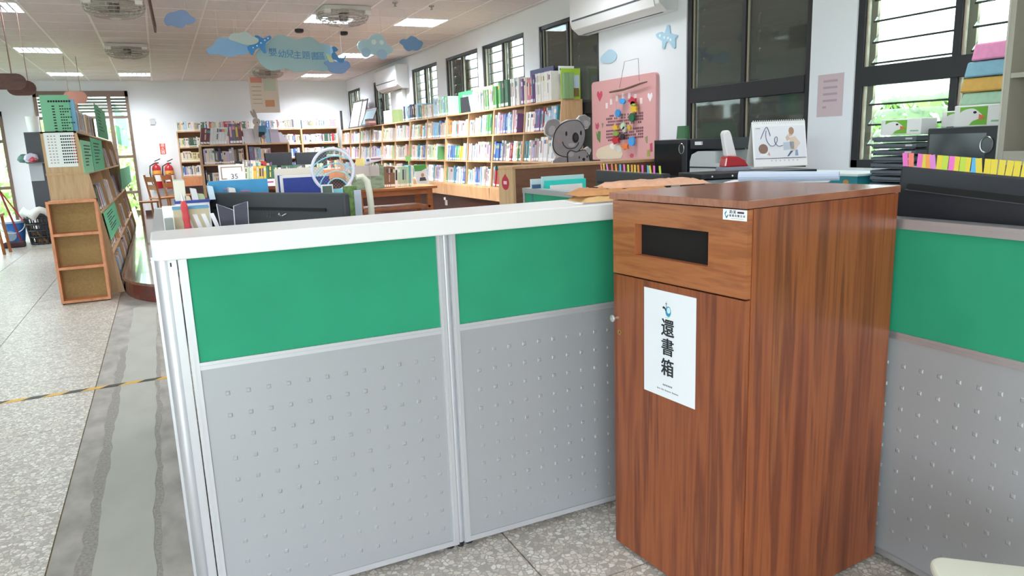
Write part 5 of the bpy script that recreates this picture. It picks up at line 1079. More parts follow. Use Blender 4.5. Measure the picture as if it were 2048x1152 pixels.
t = thing('teal_box', 'teal cardboard box with a white lid beside the tray stack', 'box', (3.75, 3.15, 1.169)); MB().box(3.62, 3.95, 2.95, 3.52, 1.169, 1.235).build('body', M('teal card', '#1f7f8c', .5), t); MB().box(3.615, 3.955, 2.945, 3.525, 1.235, 1.247).build('lid', M('box lid', '#dfe8e8', .5), t)
q = at_x(1692, 360, 3.62); MB().prism(circ(q.y, 1.2, .02, 10, .014), 'yz', 3.618, 3.62).build('orange_print', M('orange print', '#b98a4a', .6), t)
# stack of black trays
TRAYM = M('tray black', '#565c66', .45)
for k in range(8):
    z = 1.169+k*.0365; y0, y1 = 2.64+.004*random.uniform(-1, 1), 2.905
    t = thing('letter_tray', 'black letter tray, %s from the bottom of the window stack' % ORD[k], 'tray', (3.85, 2.77, z), group='stacked black trays')
    MB().box(3.68, 4.03, y0, y1, z, z+.006).box(3.68, 4.03, y0, y0+.006, z, z+.028).box(3.68, 4.03, y1-.006, y1, z, z+.028).box(4.024, 4.03, y0, y1, z, z+.028).box(3.672, 3.68, y0-.004, y1+.004, z+.010, z+.026).build('shell', TRAYM, t)
    MB().box(3.69, 4.02, y0+.008, y1-.008, z+.0062, z+.02).build('papers', M('tray papers', '#6f757c', .8), t)
    if k in (3, 4, 5, 6, 7): MB().box(3.671, 3.672, y0+.02, y0+.06, z+.013, z+.022).build('label', M('tray label', '#c9c9cc', .6), t)
# tissue boxes with the bird print
TB_ = M('tissue white', '#e9eae8', .5); TGR = M('tissue green', '#6fb52e', .5)
def tissue(label, x, y0, y1, z0, z1, d):
    t = thing('tissue_box', label, 'tissue box', (x+d/2, (y0+y1)/2, z0), group='white and green tissue boxes'); MB().box(x, x+d, y0, y1, z0, z1).build('carton', TB_, t, bevel=.004)
    w = y1-y0; h = z1-z0; F = lambda u, v: (y1-u*w, z0+v*h)
    def pr(nm, pts, m, l): MB().prism([F(*p) for p in pts], 'yz', x-l, x+.0005).build(nm, m, t)
    pr('green_print', [(.12, .08), (.66, .08), (.66, .92), (.12, .92)], TGR, .0008)
    pr('bird_head', smooth([(.0, .1), (.08, .55), (.2, .78), (.38, .84), (.5, .66), (.56, .5), (.5, .36), (.38, .25), (.3, .06), (.1, .02)], 3), TB_, .0014)
    pr('beak', [(.5, .58), (.64, .42), (.52, .4), (.62, .34), (.5, .32)], M('beak orange', '#e8694a', .5), .002); pr('eye', circ(.42, .66, .035, 10, .06), INK, .002)
    pr('small_print', [(.74, .2), (.94, .2), (.94, .28), (.74, .28)], M('print green', '#8fbf9a', .6), .0008)
    MB().prism(circ(x+d/2, (y0+y1)/2, .02, 14, .07), 'xy', z1, z1+.001).build('opening', M('film', '#cfd6d2', .3), t)
tissue('white and green tissue box lying on top of the black trays', 3.70, 2.635, 2.88, 1.462, 1.548, .13)
tissue('second tissue box half hidden behind the right black computer', 3.84, 2.37, 2.62, 1.495, 1.578, .13)
mono(MB().box(3.84, 4.03, 2.36, 2.62, 1.463, 1.493), 'flat_carton', M('tray black', '#565c66', .45), 'dark flat carton below the second tissue box', 'carton', loc=(3.9, 2.5, 1.463))
w_ = at_x(1856, 258, 3.66).y-at_x(2000, 258, 3.66).y
tower('black computer lying by the tray stack with a chrome ring', upT((3.66, (at_x(1856, 258, 3.66).y+at_x(2000, 258, 3.66).y)/2, 1.169), (0, -1, 0)), w_, .17, .322, (w_/2-.055, .235), 0)
tissue('tissue box under the stack of coloured paper packs', 3.68, 2.19, 2.445, 1.492, 1.598, .13)
zz = 1.599
for nm, col, lb, hh_, dy in (('green', '#a9cfb2', 'pale green packed towels, lowest of the coloured packs', .062, 0), ('yellow', '#d9ac52', 'ochre yellow packed towels between the green and blue packs', .072, .005), ('blue', '#86b7cc', 'pale blue packed towels in clear film below the pink box', .078, -.01), ('pink', '#f09ac8', 'bright pink box on top of the coloured packs', .085, -.04)):
    a, b = 2.19, 2.43+dy; h2 = hh_*.95
    mb = MB().hexa([(3.69, a, zz), (3.81, a, zz), (3.81, b, zz), (3.69, b, zz), (3.695, a, zz+h2), (3.805, a, zz+h2), (3.805, b-.012, zz+h2), (3.695, b-.012, zz+h2)])
    mono(mb, 'paper_pack', M('pack '+nm, col, .45, var=.06, vs=(40, 40, 40)), lb, 'paper pack', 'coloured packs on the tissue box', bevel=.008, loc=(3.75, 2.3, zz)); zz += hh_
# steel cabinet at the right edge
STL = M('steel beige', '#a9a496', .45, .1); t = thing('steel_shelf', 'beige steel shelf cabinet cut off by the right edge', 'shelf unit', (3.5, 1.6, 0))
cy = 1.99; MB().box(3.3, 3.75, cy-.03, cy, 0, 2.3).build('side_panel', STL, t); MB().box(3.3, 3.75, 1.1, 1.13, 0, 2.3).build('side_panel', STL, t); MB().box(3.73, 3.75, 1.13, cy-.03, .05, 2.3).build('back_panel', STL, t)
for z, h_ in ((.05, .04), (.7, .03), (1.325, .06), (1.69, .02), (2.27, .03)): MB().box(3.302, 3.73, 1.13, cy-.03, z, z+h_).build('shelf', STL, t)
MB().box(3.298, 3.304, cy-.008, cy-.0, 0, 2.3).build('edge_strip', M('steel pale', '#c0bbb0', .4), t)
mono(MB(Matrix.Translation((3.45, 1.82, 1.386)) @ Matrix.Rotation(-.16, 4, 'X')).box(-.1, .12, -.03, 0, 0, .24), 'binder', M('binder tan', '#b9997c', .6), 'tan binder leaning inside the steel cabinet', 'binder', loc=(3.45, 1.86, 1.386))
# cream stool corner in the foreground
qa = at_z(1846, 1112, .45); ex_s = Vector((at_z(2048, 1126, .45)-at_z(1880, 1107, .45))); ex_s.z = 0; TS = upT((qa.x+.015, qa.y+.0, 0), ex_s)
t = bpy.data.objects.new('stool', None); COL.objects.link(t); t.matrix_world = TS; WMX[t.name] = TS; tag(t, 'cream plastic stool corner at the bottom right', 'stool')
so = []
for cx_, cy_, a0 in ((.36, -.04, 0), (.04, -.04, 90), (.04, -.36, 180), (.36, -.36, 270)): so += [(cx_+.04*math.cos(R(a0+k*15)), cy_+.04*math.sin(R(a0+k*15))) for k in range(7)]
CRM = M('cream plastic', '#e6e4d6', .4)
MB(TS).prism(so, 'xy', .425, .45).build('seat', CRM, t, bevel=.008, seg=3)
for x, y in ((.05, -.05), (.35, -.05), (.05, -.35), (.35, -.35)): MB(TS).hexa([(x-.03, y-.03, 0), (x+.03, y-.03, 0), (x+.03, y+.03, 0), (x-.03, y+.03, 0), (x-.02, y-.02, .43), (x+.02, y-.02, .43), (x+.02, y+.02, .43), (x-.02, y+.02, .43)]).build('leg', CRM, t)
MB(TS).box(.03, .37, -.06, -.045, .36, .428).box(.03, .37, -.355, -.34, .36, .428).build('skirt', CRM, t)
# ================================================================== LEFT DESK THINGS (behind the left monitor)
def stand_y(name, label, cat, r4, y, zb_, d, m, group=None, lean=0.):
    x0, x1, z0, z1 = rect_y(*r4, y); t = thing(name, label, cat, ((x0+x1)/2, y, zb_), group=group)
    MB().hexa([(x0, y, zb_), (x1, y, zb_), (x1, y+d, zb_), (x0, y+d, zb_), (x0, y+lean, z1), (x1, y+lean, z1), (x1, y+d+lean, z1), (x0, y+d+lean, z1)]).build('cover', m, t, bevel=.0015); return t, x0, x1, z1
t, x0, x1, z1 = stand_y('picture_book', 'wide sky blue picture book behind the left monitor', 'book', (418, 360, 537, 400), 3.45, 1.051, .03, M('sky card', '#3f96c8', .5, var=.08, vs=(12, 12, 12)))
for k in range(3): MB().box(x0+.06+.07*k, x0+.10+.07*k, 3.447, 3.45, z1-.04-.012*k, z1-.035-.012*k).build('red_print', M('red print', '#c46a8a', .6), t)
t, x0, x1, z1 = stand_y('folder', 'navy blue folder with a white border behind the left monitor', 'folder', (562, 349, 660, 400), 3.55, 1.051, .02, M('folder white', '#ece8e4', .6))
MB().box(x0+.012, x1, 3.547, 3.55, 1.06, z1-.012).build('navy_panel', M('navy card', '#2c3f8f', .6, var=.08, vs=(60, 60, 60)), t)
t, x0, x1, z1 = stand_y('folder', 'cream folder with a navy edge behind the navy folder', 'folder', (552, 336, 650, 400), 3.66, 1.051, .03, M('folder cream', '#e6ded0', .6))
MB().box(x0+.01, x0+.03, 3.657, 3.66, 1.06, z1-.03).build('navy_edge', M('navy card', '#2c3f8f', .6), t)
# fly swatter racket
RY = 3.40; q = at_y(666, 340, RY); rr_ = (at_y(710, 340, RY).x-at_y(622, 340, RY).x)/2-.006
t = thing('swatter_racket', 'white round electric fly swatter with pale blue arcs', 'racket', (q.x, RY, 1.05))
nrm = [(q.x+rr_*math.cos(a), RY, q.z+rr_*1.02*math.sin(a)) for a in [2*math.pi*k/40 for k in range(40)]]
MB().tube(nrm, .0072, 8, closed=True).build('rim', M('racket white', '#e6e6f6', .35), t, smooth=True)
RB = M('racket blue', '#8fd8ea', .4)
cb_ = (q.x+.012, q.z-rr_*.95)
for k in range(1, 5):
    ra2 = rr_*(.18+.36*k)
    pts = [(cb_[0]+ra2*.95*math.cos(a), RY-.004, cb_[1]+ra2*math.sin(a)) for a in [math.pi*j/30 for j in range(31)]]
    pts = [p for p in pts if (p[0]-q.x)**2+((p[2]-q.z)/1.02)**2 < (rr_*.98)**2]
    if len(pts) > 3: MB().tube(pts, .0028, 5).build('arc_rib', RB, t)
mb = MB()
for s_ in (1, -1):
    for k in range(-13, 14):
        o_ = k*rr_*1.42/13*1.0; h_ = math.sqrt(max(0, rr_**2-(o_*.707)**2*1.0))
        c0 = Vector((q.x+o_*.707, 0, q.z-s_*o_*.707)); d0 = Vector((.707, 0, s_*.707)); hl = math.sqrt(max(0, rr_**2-o_**2)) if abs(o_) < rr_ else 0
        if hl > .01: a_, b_2 = c0-d0*hl, c0+d0*hl; mb.tube([(a_.x, RY+.002*s_, a_.z), (b_2.x, RY+.002*s_, b_2.z)], .0006, 3)
tag(mb.build('wire_mesh', M('racket wire', '#9a9aa0', .4, .5), t), kind='stuff')
MB().hexa([(q.x-.02, RY-.008, q.z-rr_-.05), (q.x+.05, RY-.008, q.z-rr_-.05), (q.x+.05, RY+.008, q.z-rr_-.05), (q.x-.02, RY+.008, q.z-rr_-.05), (q.x-.03, RY-.008, q.z-rr_*.93), (q.x+.06, RY-.008, q.z-rr_*.9), (q.x+.06, RY+.008, q.z-rr_*.9), (q.x-.03, RY+.008, q.z-rr_*.93)]).build('neck', RB, t)
MB().cyl((q.x+.015, RY, 1.05), (q.x+.015, RY, q.z-rr_-.04), .012, .014, 10).build('handle', M('racket white', '#e6e6f6', .35), t)
t, x0, x1, z1 = stand_y('card_stand', 'small grey card in a white frame before the racket', 'card', (643, 369, 667, 400), 3.32, 1.051, .012, PAPER)
MB().box(x0+.006, x1-.006, 3.317, 3.32, 1.06, z1-.006).build('grey_card', M('card grey', '#5f6f6a', .5), t)
t, x0, x1, z1 = stand_y('picture_book', 'green leafy picture book right of the left monitor', 'book', (690, 372, 716, 440), 3.2, .742, .02, M('leafy print', '#6f8f52', .6, var=.5, vs=(45, 45, 45)))
# cream arched book end and sheets
aq = [at_y(px, py, 3.12) for px, py in ((712, 355), (725, 353), (734, 362), (739, 385), (742, 410), (744, 445))]
t = thing('arched_stand', 'cream curved desk stand right of the racket', 'stand', (aq[-1].x, 3.12, .741)); pts = [tuple(p) for p in aq]+[(aq[-1].x+.006, 3.12, .745)]
MB().tube(pts, [.012, .013, .014, .014, .014, .014, .016], 10).build('arch', M('arch cream', '#e6e4d0', .4), t, smooth=True); MB().box(aq[-1].x-.08, aq[-1].x+.08, 3.06, 3.18, .741, .752).build('base', M('arch cream', '#e6e4d0', .4), t)
t, x0, x1, z1 = stand_y('paper_sheet', 'pale blue-grey sheet standing by the cream arch', 'paper', (710, 380, 724, 440), 3.05, .742, .006, M('sheet blue', '#c3cede', .6))
# small things at the left end of the counter
t, x0, x1, z1 = stand_y('binder', 'tall white binder at the left end of the desk', 'binder', (350, 361, 372, 420), 3.3, 1.051, .2, M('binder cream', '#e4e2d2', .5))
t, x0, x1, z1 = stand_y('file_box', 'white flat box with a blue edge left of the monitor', 'box', (352, 404, 420, 425), 3.27, 1.051, .16, PAPER); MB().box(x0-.003, x1+.003, 3.266, 3.43, z1-.004, z1+.006).build('blue_edge', M('edge blue', '#33439a', .5), t)
for i, (r4, col, lb) in enumerate([((372, 391, 383, 404), '#e3cfae', 'cream small notebook on the white flat box'), ((384, 377, 397, 404), '#dfe0de', 'white stapler standing on the flat box'), ((397, 388, 412, 404), '#b9c99a', 'greenish note block on the flat box'), ((419, 372, 431, 400), '#cfe2ef', 'pale blue file tag before the blue picture book'), ((462, 376, 476, 400), '#e0e0da', 'white file tag before the blue picture book')]):
    x0, x1, z0, z1 = rect_y(*r4, 3.3); mono(MB().hexa([(x0, 3.3+.01*i, max(z0, 1.06)), (x1, 3.3+.01*i, max(z0, 1.06)), (x1, 3.38+.01*i, max(z0, 1.06)), (x0, 3.38+.01*i, max(z0, 1.06)), (x0-.004, 3.3+.01*i, z1), (x1-.006, 3.3+.01*i, z1-.004), (x1-.006, 3.38+.01*i, z1-.004), (x0-.004, 3.38+.01*i, z1)]), 'desk_item', M('item '+col, col, .5), lb, 'stationery', 'small stationery left of the monitor', loc=(x0, 3.3, 1.06))
t, x0, x1, z1 = stand_y('document_tray', 'white document folder at the far left behind the counter', 'folder', (327, 410, 415, 470), 2.79, 1.121, .012, PAPER)
t, x0, x1, z1 = stand_y('pen_holder', 'beige slotted pen holder with a blue rim', 'pen holder', (349, 416, 420, 470), 2.72, 1.121, .07, M('holder beige', '#cbbf9f', .6)); MB().box(x0-.002, x1+.002, 2.716, 2.792, z1-.003, z1+.004).build('blue_rim', M('rim blue', '#5a9ac0', .5), t)
for k in range(4): a = x0+.035+.027*k; MB().hexa([(a+.012, 2.717, z1-.075), (a+.026, 2.717, z1-.075), (a+.026, 2.72, z1-.075), (a+.012, 2.72, z1-.075), (a-.004, 2.717, z1-.022), (a+.01, 2.717, z1-.022), (a+.01, 2.72, z1-.022), (a-.004, 2.72, z1-.022)]).build('slot_label', PAPER, t)
q0, q1, q2 = at_y(378, 458, 2.68), at_y(366, 402, 2.68), at_y(362, 384, 2.68)
t = thing('utility_tool', 'red ribbed handle tool with a steel tip behind the counter', 'tool', (q0.x, 2.68, 1.121)); n = 12
MB().tube([Vector((q0.x+.005, 2.68, 1.121)).lerp(q1, k/n) for k in range(n+1)], [.012 if k % 2 else .0105 for k in range(n)]+[.007], 10).build('handle', M('tool red', '#c9444a', .45), t); MB().tube([q1, q2], [.004, .0008], 8).build('tip', MATS['satin steel'], t)
t, x0, x1, z1 = stand_y('glass_block', 'clear grey acrylic block at the far left of the counter', 'block', (330, 438, 348, 470), 2.66, 1.121, .05, glass('acrylic grey', '#c9cfcc', .2, .5))
CLR = glass('clear acrylic', '#e4e4ee', .05, .05)
for i, (pts, lb) in enumerate([([(433, 408), (467, 420), (467, 450), (446, 450)], 'left clear plastic pocket before the monitor'), ([(467, 412), (495, 403), (493, 447), (468, 449)], 'right clear plastic pocket with a pink bottom')]):
    po = on_y(pts, 2.70); po = [(x, max(z, 1.121) if k < 2 else 1.121) for k, (x, z) in enumerate(po)]
    t = thing('plastic_pocket', lb, 'holder', (po[3][0], 2.70, 1.121), group='clear plastic pockets'); MB().prism(po, 'xz', 2.70, 2.7015).build('front', CLR, t); MB().prism(po, 'xz', 2.735, 2.7365).build('back', CLR, t); MB().tube([(x, 2.7005, z) for x, z in po], .0013, 5, closed=True).build('edge', M('acrylic edge', '#d9dbe4', .3), t)
    if i: MB().prism(circ((po[0][0]+po[1][0])/2, 1.205, .02, 14, .012), 'xz', 2.712, 2.722).build('pink_eraser', M('hot pink', '#e83f9a', .5), t)
# ================================================================== LEFT SIDE
# small three-tier bookcase
t = thing('small_bookcase', 'small empty orange-edged three-tier bookcase on the floor at left', 'bookcase', (-.86, 8.8, 0)); sx0, sx1, sy0_, sd, sh = -1.092, -.634, 8.74, .16, 1.08
CORK = M('cork back', '#9d8152', .8, var=.12, vs=(60, 60, 60))
for x in (sx0, sx1-.025): MB().box(x, x+.025, sy0_, sy0_+sd, 0.012, sh).build('side_panel', ORANGEW, t)
for z in (.012, .365, .715, sh-.028): MB().box(sx0+.025 if z < 1 else sx0, sx1-.025 if z < 1 else sx1, sy0_ if z < 1 else sy0_-.006, sy0_+sd-.008, z, z+.028).build('shelf', ORANGEW, t)
MB().box(sx0+.025, sx1-.025, sy0_+sd-.008, sy0_+sd, .02, sh-.03).build('back_panel', CORK, t)
for x in (sx0+.01, sx1-.03): MB().box(x, x+.02, sy0_+.01, sy0_+.03, 0, .012).build('foot', FOOT, t)
MINT = M('mint paper', '#86c9a4', .8); MINT2 = M('green paper', '#5fae86', .8)
def lines(parent, F, rows, m, dash=True):
    for (u0, u1, v, hgt) in rows:
        n = 7 if dash else 1; mb = MB()
        for k in range(n):
            a = u0+(u1-u0)*k/n; b = a+(u1-u0)/n*(.72 if dash else 1); F(mb, a, b, v-hgt/2, v+hgt/2)
        mb.build('text_line', m, parent)
# white list on the end panel of the slanted bookcase
a, b, c, d = rect_y(91, 265, 152, 334, 9.185); t = thing('paper_list', 'white paper list with dark and red text on the bookcase end', 'notice', ((a+b)/2, 9.19, c))
MB().box(a, b, 9.194, 9.1995, c, d).build('sheet', PAPER, t)
for k in range(10):
    v = d-.03-k*(d-c-.05)/10
    mb = MB(); [mb.box(a+.03+.03*q, a+.045+.03*q, 9.193, 9.194, v-.012, v) for q in range(3)]; mb.build('number_line', M('faint red', '#b9a0a4', .8), t)
    mb = MB(); [mb.box(a+.15+.02*q, a+.164+.02*q, 9.193, 9.194, v-.015, v) for q in range(5)]; mb.build('text_line', INK, t)
    mb = MB(); [mb.box(a+.25+.02*q, a+.264+.02*q, 9.193, 9.194, v-.015, v) for q in range(2)]; mb.build('red_text', M('red text', '#c0454f', .8), t)
# mint green chart on top of it
a, b, c, d = rect_y(83, 190, 141, 262, 9.3); t = thing('paper_chart', 'mint green paper chart standing on the nearest slanted bookcase', 'notice', ((a+b)/2, 9.3, 1.791))
MB().box(a, b, 9.3, 9.304, 1.791, d).build('sheet', MINT, t)
mb = MB(); [mb.box(a+.07+.024*q, a+.088+.024*q, 9.298, 9.3, d-.075, d-.055) for q in range(9)]; mb.build('title_line', INK, t)
for k in range(10):
    v = d-.11-k*.029; mb = MB(); mb.box(a+.1, a+.125, 9.298, 9.3, v-.012, v); [mb.box(a+.17+.022*q, a+.185+.022*q, 9.298, 9.3, v-.012, v) for q in range([2, 5, 4, 2, 5, 3, 6, 3, 4, 2][k])]; mb.build('text_line', INK, t)
a, b, c, d = rect_y(139, 199, 152, 260, 9.36); mono(MB().box(a-.06, b, 9.33, 9.39, 1.791, d), 'binder', M('binder sky', '#7fbfe0', .5), 'sky blue binder behind the mint green chart', 'binder', loc=(a, 9.36, 1.791))
a, b, c, d = rect_y(150, 190, 172, 262, 9.6)
# green sheets along its shelves
def sheet_x(label, r4, x, zb_=None, lines_=True, m=None, lean=.0):
    p0, p1 = at_x(r4[0], (r4[1]+r4[3])/2, x), at_x(r4[2], (r4[1]+r4[3])/2, x); y0, y1 = sorted((p0.y, p1.y)); z1 = at_x((r4[0]+r4[2])/2, r4[1], x).z; z0 = at_x((r4[0]+r4[2])/2, r4[3], x).z if zb_ is None else zb_
    t = thing('paper_chart', label, 'notice', (x, (y0+y1)/2, z0), group='green charts along the slanted bookcases')
    MB().hexa([(x, y0, z0), (x+.003, y0, z0), (x+.003, y1, z0), (x, y1, z0), (x-lean, y0, z1), (x+.003-lean, y0, z1), (x+.003-lean, y1, z1), (x-lean, y1, z1)]).build('sheet', m or MINT2, t)
    if lines_:
        mb = MB()
        for k in range(7):
            f = .15+.1*k; z = z1-(z1-z0)*f; xx = x+.003-lean*(1-f); mb.box(xx, xx+.0015, y0+(y1-y0)*.2, y0+(y1-y0)*(.4+.3*random.random()), z-.008, z+.004)
        mb.build('text_lines', INK, t)
sheet_x('green chart standing among the grey books on top', (192, 218, 212, 270), -.735, 1.791)
sheet_x('bright green chart beside the glazed door frame', (231, 224, 252, 254), -.74, None, False)
sheet_x('green chart on the upper shelf of the second slanted bookcase', (234, 259, 256, 291), -.69, None, False)
sheet_x('shiny green chart in a sleeve on the nearest upper shelf', (164, 283, 188, 343), -.665, 1.352, True, MINT)
sheet_x('green chart right of the shiny sleeve on the upper shelf', (184, 279, 206, 338), -.66, 1.352)
sheet_x('green chart on the middle shelf beside the bright window', (241, 334, 262, 374), -.60, None, False)
sheet_x('green chart low on the nearest slanted bookcase', (216, 410, 240, 470), -.585, None, True, MINT2, .04)
# dark steel cabinet and things on it
DGR = M('dark steel', '#54555c', .5); t = thing('steel_cabinet', 'dark grey steel cabinet behind the slanted bookcase', 'cabinet', (-1.8, 16.2, 0))
MB().box(-2.15, -1.35, 15.95, 16.4, 0, 2.0).build('body', DGR, t, bevel=.004); MB().box(-2.13, -1.37, 15.93, 15.95, .05, 1.40).build('door', M('dark steel door', '#4b4c53', .45), t); MB().box(-2.13, -1.37, 15.93, 15.95, 1.62, 1.97).build('door', M('dark steel door', '#4b4c53', .45), t)
MB().box(-2.17, -1.35, 15.86, 15.95, 1.44, 1.46).build('ledge', M('steel ledge', '#85868e', .4), t)
a, b, c, d = rect_y(60, 326, 87, 362, 15.92); mono(MB().box(a, b, 15.92, 15.925, c, d), 'taped_paper', M('taped grey', '#b9bbc2', .6), 'pale sheet taped to the dark grey cabinet', 'paper', loc=(a, 15.92, c))
a, b, c, d = rect_y(56, 233, 76, 263, 16.1); tag(MB().lathe([(.10, 0), (.11, d-2.0), (.1, d-2.0), (.09, .01), (0, .01)], ((a+b)/2, 16.1, 2.001), 18).build('waste_bin', PAPER, smooth=True, loc=((a+b)/2, 16.1, 2.0)), 'white open bin on top of the dark grey cabinet', 'bin')
for i, (px, py, r_, col, lb) in enumerate([(45, 291, .11, '#5d7f78', 'green plastic bundle on the cabinet ledge'), (62, 298, .12, '#c9c4dc', 'white and violet plastic bag on the cabinet ledge'), (66, 290, .07, '#b03a4a', 'small red bag on the cabinet ledge')]):
    q = at_y(px, py, 15.88); mb = MB().lathe([(.0, -.5*r_), (.7*r_, -.45*r_), (r_, 0), (.75*r_, .5*r_), (.35*r_, .72*r_), (.0, .78*r_)], (q.x, 15.80-.09*i, 1.461+.5*r_), 12)
    mb.v = [v+Vector((random.uniform(-1, 1), random.uniform(-1, 1), random.uniform(-.4, 1)))*r_*.14 for v in mb.v]
    mono(mb, 'plastic_bag', M('bag '+col, col, .4), lb, 'bag', smooth=True, loc=(q.x, 15.8-.09*i, 1.461))
# bucket, basket, broom, mop, stool
q = at_z(40, 486, 0); t = thing('bucket', 'blue plastic bucket with a white handle on the floor at far left', 'bucket', (-2.5, 15.75, 0))
MB().lathe([(.13, 0), (.19, .40), (.2, .42), (.18, .42), (.12, .02), (0, .02)], (-2.5, 15.75, 0), 22).build('body', M('bucket blue', '#3f82d8', .4), t, smooth=True); MB().lathe([(.19, 0), (.21, .0), (.21, .035), (.19, .035)], (-2.5, 15.75, .40), 22).build('rim', M('bucket rim', '#b9cbe0', .4), t)
MB().tube([(-2.5-.2*math.cos(a), 15.62-.1, .39-.16*math.sin(a)) for a in [math.pi*k/12 for k in range(13)]], .007, 6).build('handle', PAPER, t); MB().prism(circ(-2.55, .18, .09, 16), 'xz', 15.575, 15.59).build('round_label', M('label grey', '#a9c0d4', .5), t)
BK = M('basket black', '#26262a', .5); t = thing('laundry_basket', 'black plastic lattice basket with white cloth hanging over it', 'basket', (at_y(84, 450, 15.55).x, 15.55, 0)); bx_, by_ = at_y(84, 450, 15.55).x, 15.55
for k in range(16):
    a = 2*math.pi*k/16; MB().tube([(bx_+.2*math.cos(a), by_+.16*math.sin(a), .0), (bx_+.27*math.cos(a), by_+.22*math.sin(a), .6)], .014, 4).build('upright', BK, t)
for k in range(6): f = k/5; MB().tube([(bx_+(.2+.07*f)*math.cos(a), by_+(.16+.06*f)*math.sin(a), .02+.58*f) for a in [2*math.pi*j/24 for j in range(24)]], .016, 5, closed=True).build('hoop', BK, t)
mb = MB(); n = 14; m_ = 6; vs = []
for i in range(n+1):
    for j in range(m_+1):
        a = R(175+i*13); f = j/m_; r_ = .22+.06*math.sin(f*3); vs.append((bx_+(r_+.03*math.sin(i*2.1)*f)*math.cos(a)*1.05, by_+r_*math.sin(a)-.03, .66+.03*math.sin(i)-f*(.16+.05*math.sin(i*1.3))))
mono(mb.add(vs, [(i*(m_+1)+j, (i+1)*(m_+1)+j, (i+1)*(m_+1)+j+1, i*(m_+1)+j+1) for i in range(n) for j in range(m_)]), 'white_cloth', M('white cloth', '#dedbd8', .9), 'crumpled white cloth draped over the black basket', 'cloth', smooth=True, loc=(bx_, by_, .6))
t = thing('broom', 'straw broom leaning before the black basket', 'broom', (-2.15, 15.95, 0))
mb = MB()
for k in range(40): a = random.uniform(-1, 1); b2 = random.uniform(-1, 1); mb.tube([(-2.36+.03*a, 15.72+.02*b2, .44), (-2.2+.05*a, 15.7+.03*b2, .2), (-2.08+.09*a, 15.7+.04*b2, .01)], .008, 4)
tag(mb.build('bristles', M('straw', '#b58f62', .8, var=.2, vs=(50, 50, 50)), t), kind='stuff'); MB().tube([(-2.34, 15.72, .42), (-2.75, 15.72, 1.25)], .014, 6).build('broomstick', M('stick red', '#b0303c', .4), t); MB().tube([(-2.37, 15.7, .36), (-2.33, 15.7, .46)], .04, 8).build('binding', M('stick red', '#b0303c', .4), t)
t = thing('mop', 'red-handled mop standing left of the blue bucket', 'mop', (-2.38, 15.3, 0)); MB().tube([(-2.36, 15.3, .1), (-2.62, 15.3, 1.3)], .018, 6).build('pole', M('pole maroon', '#8d3040', .4), t); MB().box(-2.62, -2.3, 15.2, 15.36, .0, .1).build('mop_head', M('mop dark', '#4a3338', .8), t, bevel=.02)
t = thing('wooden_stool', 'brown wooden stool leg pair at the left picture edge', 'stool', (-2.6, 14.2, 0))
for x, y in ((-2.45, 14.2), (-2.42, 14.55), (-2.8, 14.2), (-2.8, 14.55)): MB().tube([(x, y, 0), (x-.04 if x > -2.6 else x+.04, y, .62)], .025, 6).build('leg', CHAIRW, t)
MB().box(-2.86, -2.42, 14.15, 14.6, .62, .66).build('seat', CHAIRW, t)
# ================================================================== BACK LEFT: extinguishers, chairs, signs
RED = M('extinguisher red', '#b5202c', .3, coat=.3)
def extinguisher(label, x, y, z):
    t = thing('fire_extinguisher', label, 'extinguisher', (x, y, z), group='fire extinguishers'); MB().lathe([(.085, 0), (.09, .02), (.09, .44), (.07, .5), (.03, .53), (.03, .56)], (x, y, z), 18).build('cylinder', RED, t, smooth=True)
    MB().lathe([(.091, .16), (.091, .30)], (x, y, z), 18).build('white_label', PAPER, t, smooth=True); MB().lathe([(.0912, .32), (.0912, .40)], (x, y, z), 18).build('yellow_label', M('label yellow', '#e2a64a', .5), t, smooth=True)
    MB().box(x-.02, x+.06, y-.015, y+.015, z+.55, z+.575).hexa([(x-.02, y-.012, z+.59), (x+.1, y-.012, z+.64), (x+.1, y+.012, z+.64), (x-.02, y+.012, z+.59), (x-.02, y-.012, z+.61), (x+.1, y-.012, z+.66), (x+.1, y+.012, z+.66), (x-.02, y+.012, z+.61)]).build('valve', BLACK, t)
    MB().tube([(x-.02, y, z+.56), (x-.12, y, z+.5), (x-.14, y, z+.35), (x-.12, y, z+.15), (x-.09, y, z+.05)], .012, 6).build('hose', BLACK, t); MB().box(x-.1, x+.1, y-.08, y+.08, z-.04, z).build('bracket', M('bracket grey', '#8d8d90', .5), t)
for lb, px in (('fire extinguisher nearest the glazed door on the back wall', 318), ('fire extinguisher beside the back-wall bookcase', 343)):
    q = at_y(px, 377, 18.18); extinguisher(lb, q.x, 18.18, q.z)
a, b, c, d = rect_y(320, 287, 331, 308, YB-.01); t = thing('fire_sign', 'narrow red fire extinguisher sign on the white wall', 'sign', ((a+b)/2, YB, c)); MB().box(a, b, YB-.008, YB-.001, c, d).build('plate', M('sign red', '#d8402f', .6), t)
for k, ch in enumerate('滅火器'): lettering(ch, .085, frame_T(((a+b)/2, YB-.009, d-(d-c)*(k+.5)/3), (1, 0, 0), (0, 0, 1)), PAPER, t, 'character')
q = at_y(305, 244, YB-.01); mono(MB().box(q.x-.05, q.x+.05, YB-.03, YB-.001, q.z-.06, q.z+.06), 'wall_switch', M('switch grey', '#c6c6cc', .5), 'small white switch box on the back wall', 'switch', bevel=.006, loc=(q.x, YB-.02, q.z))
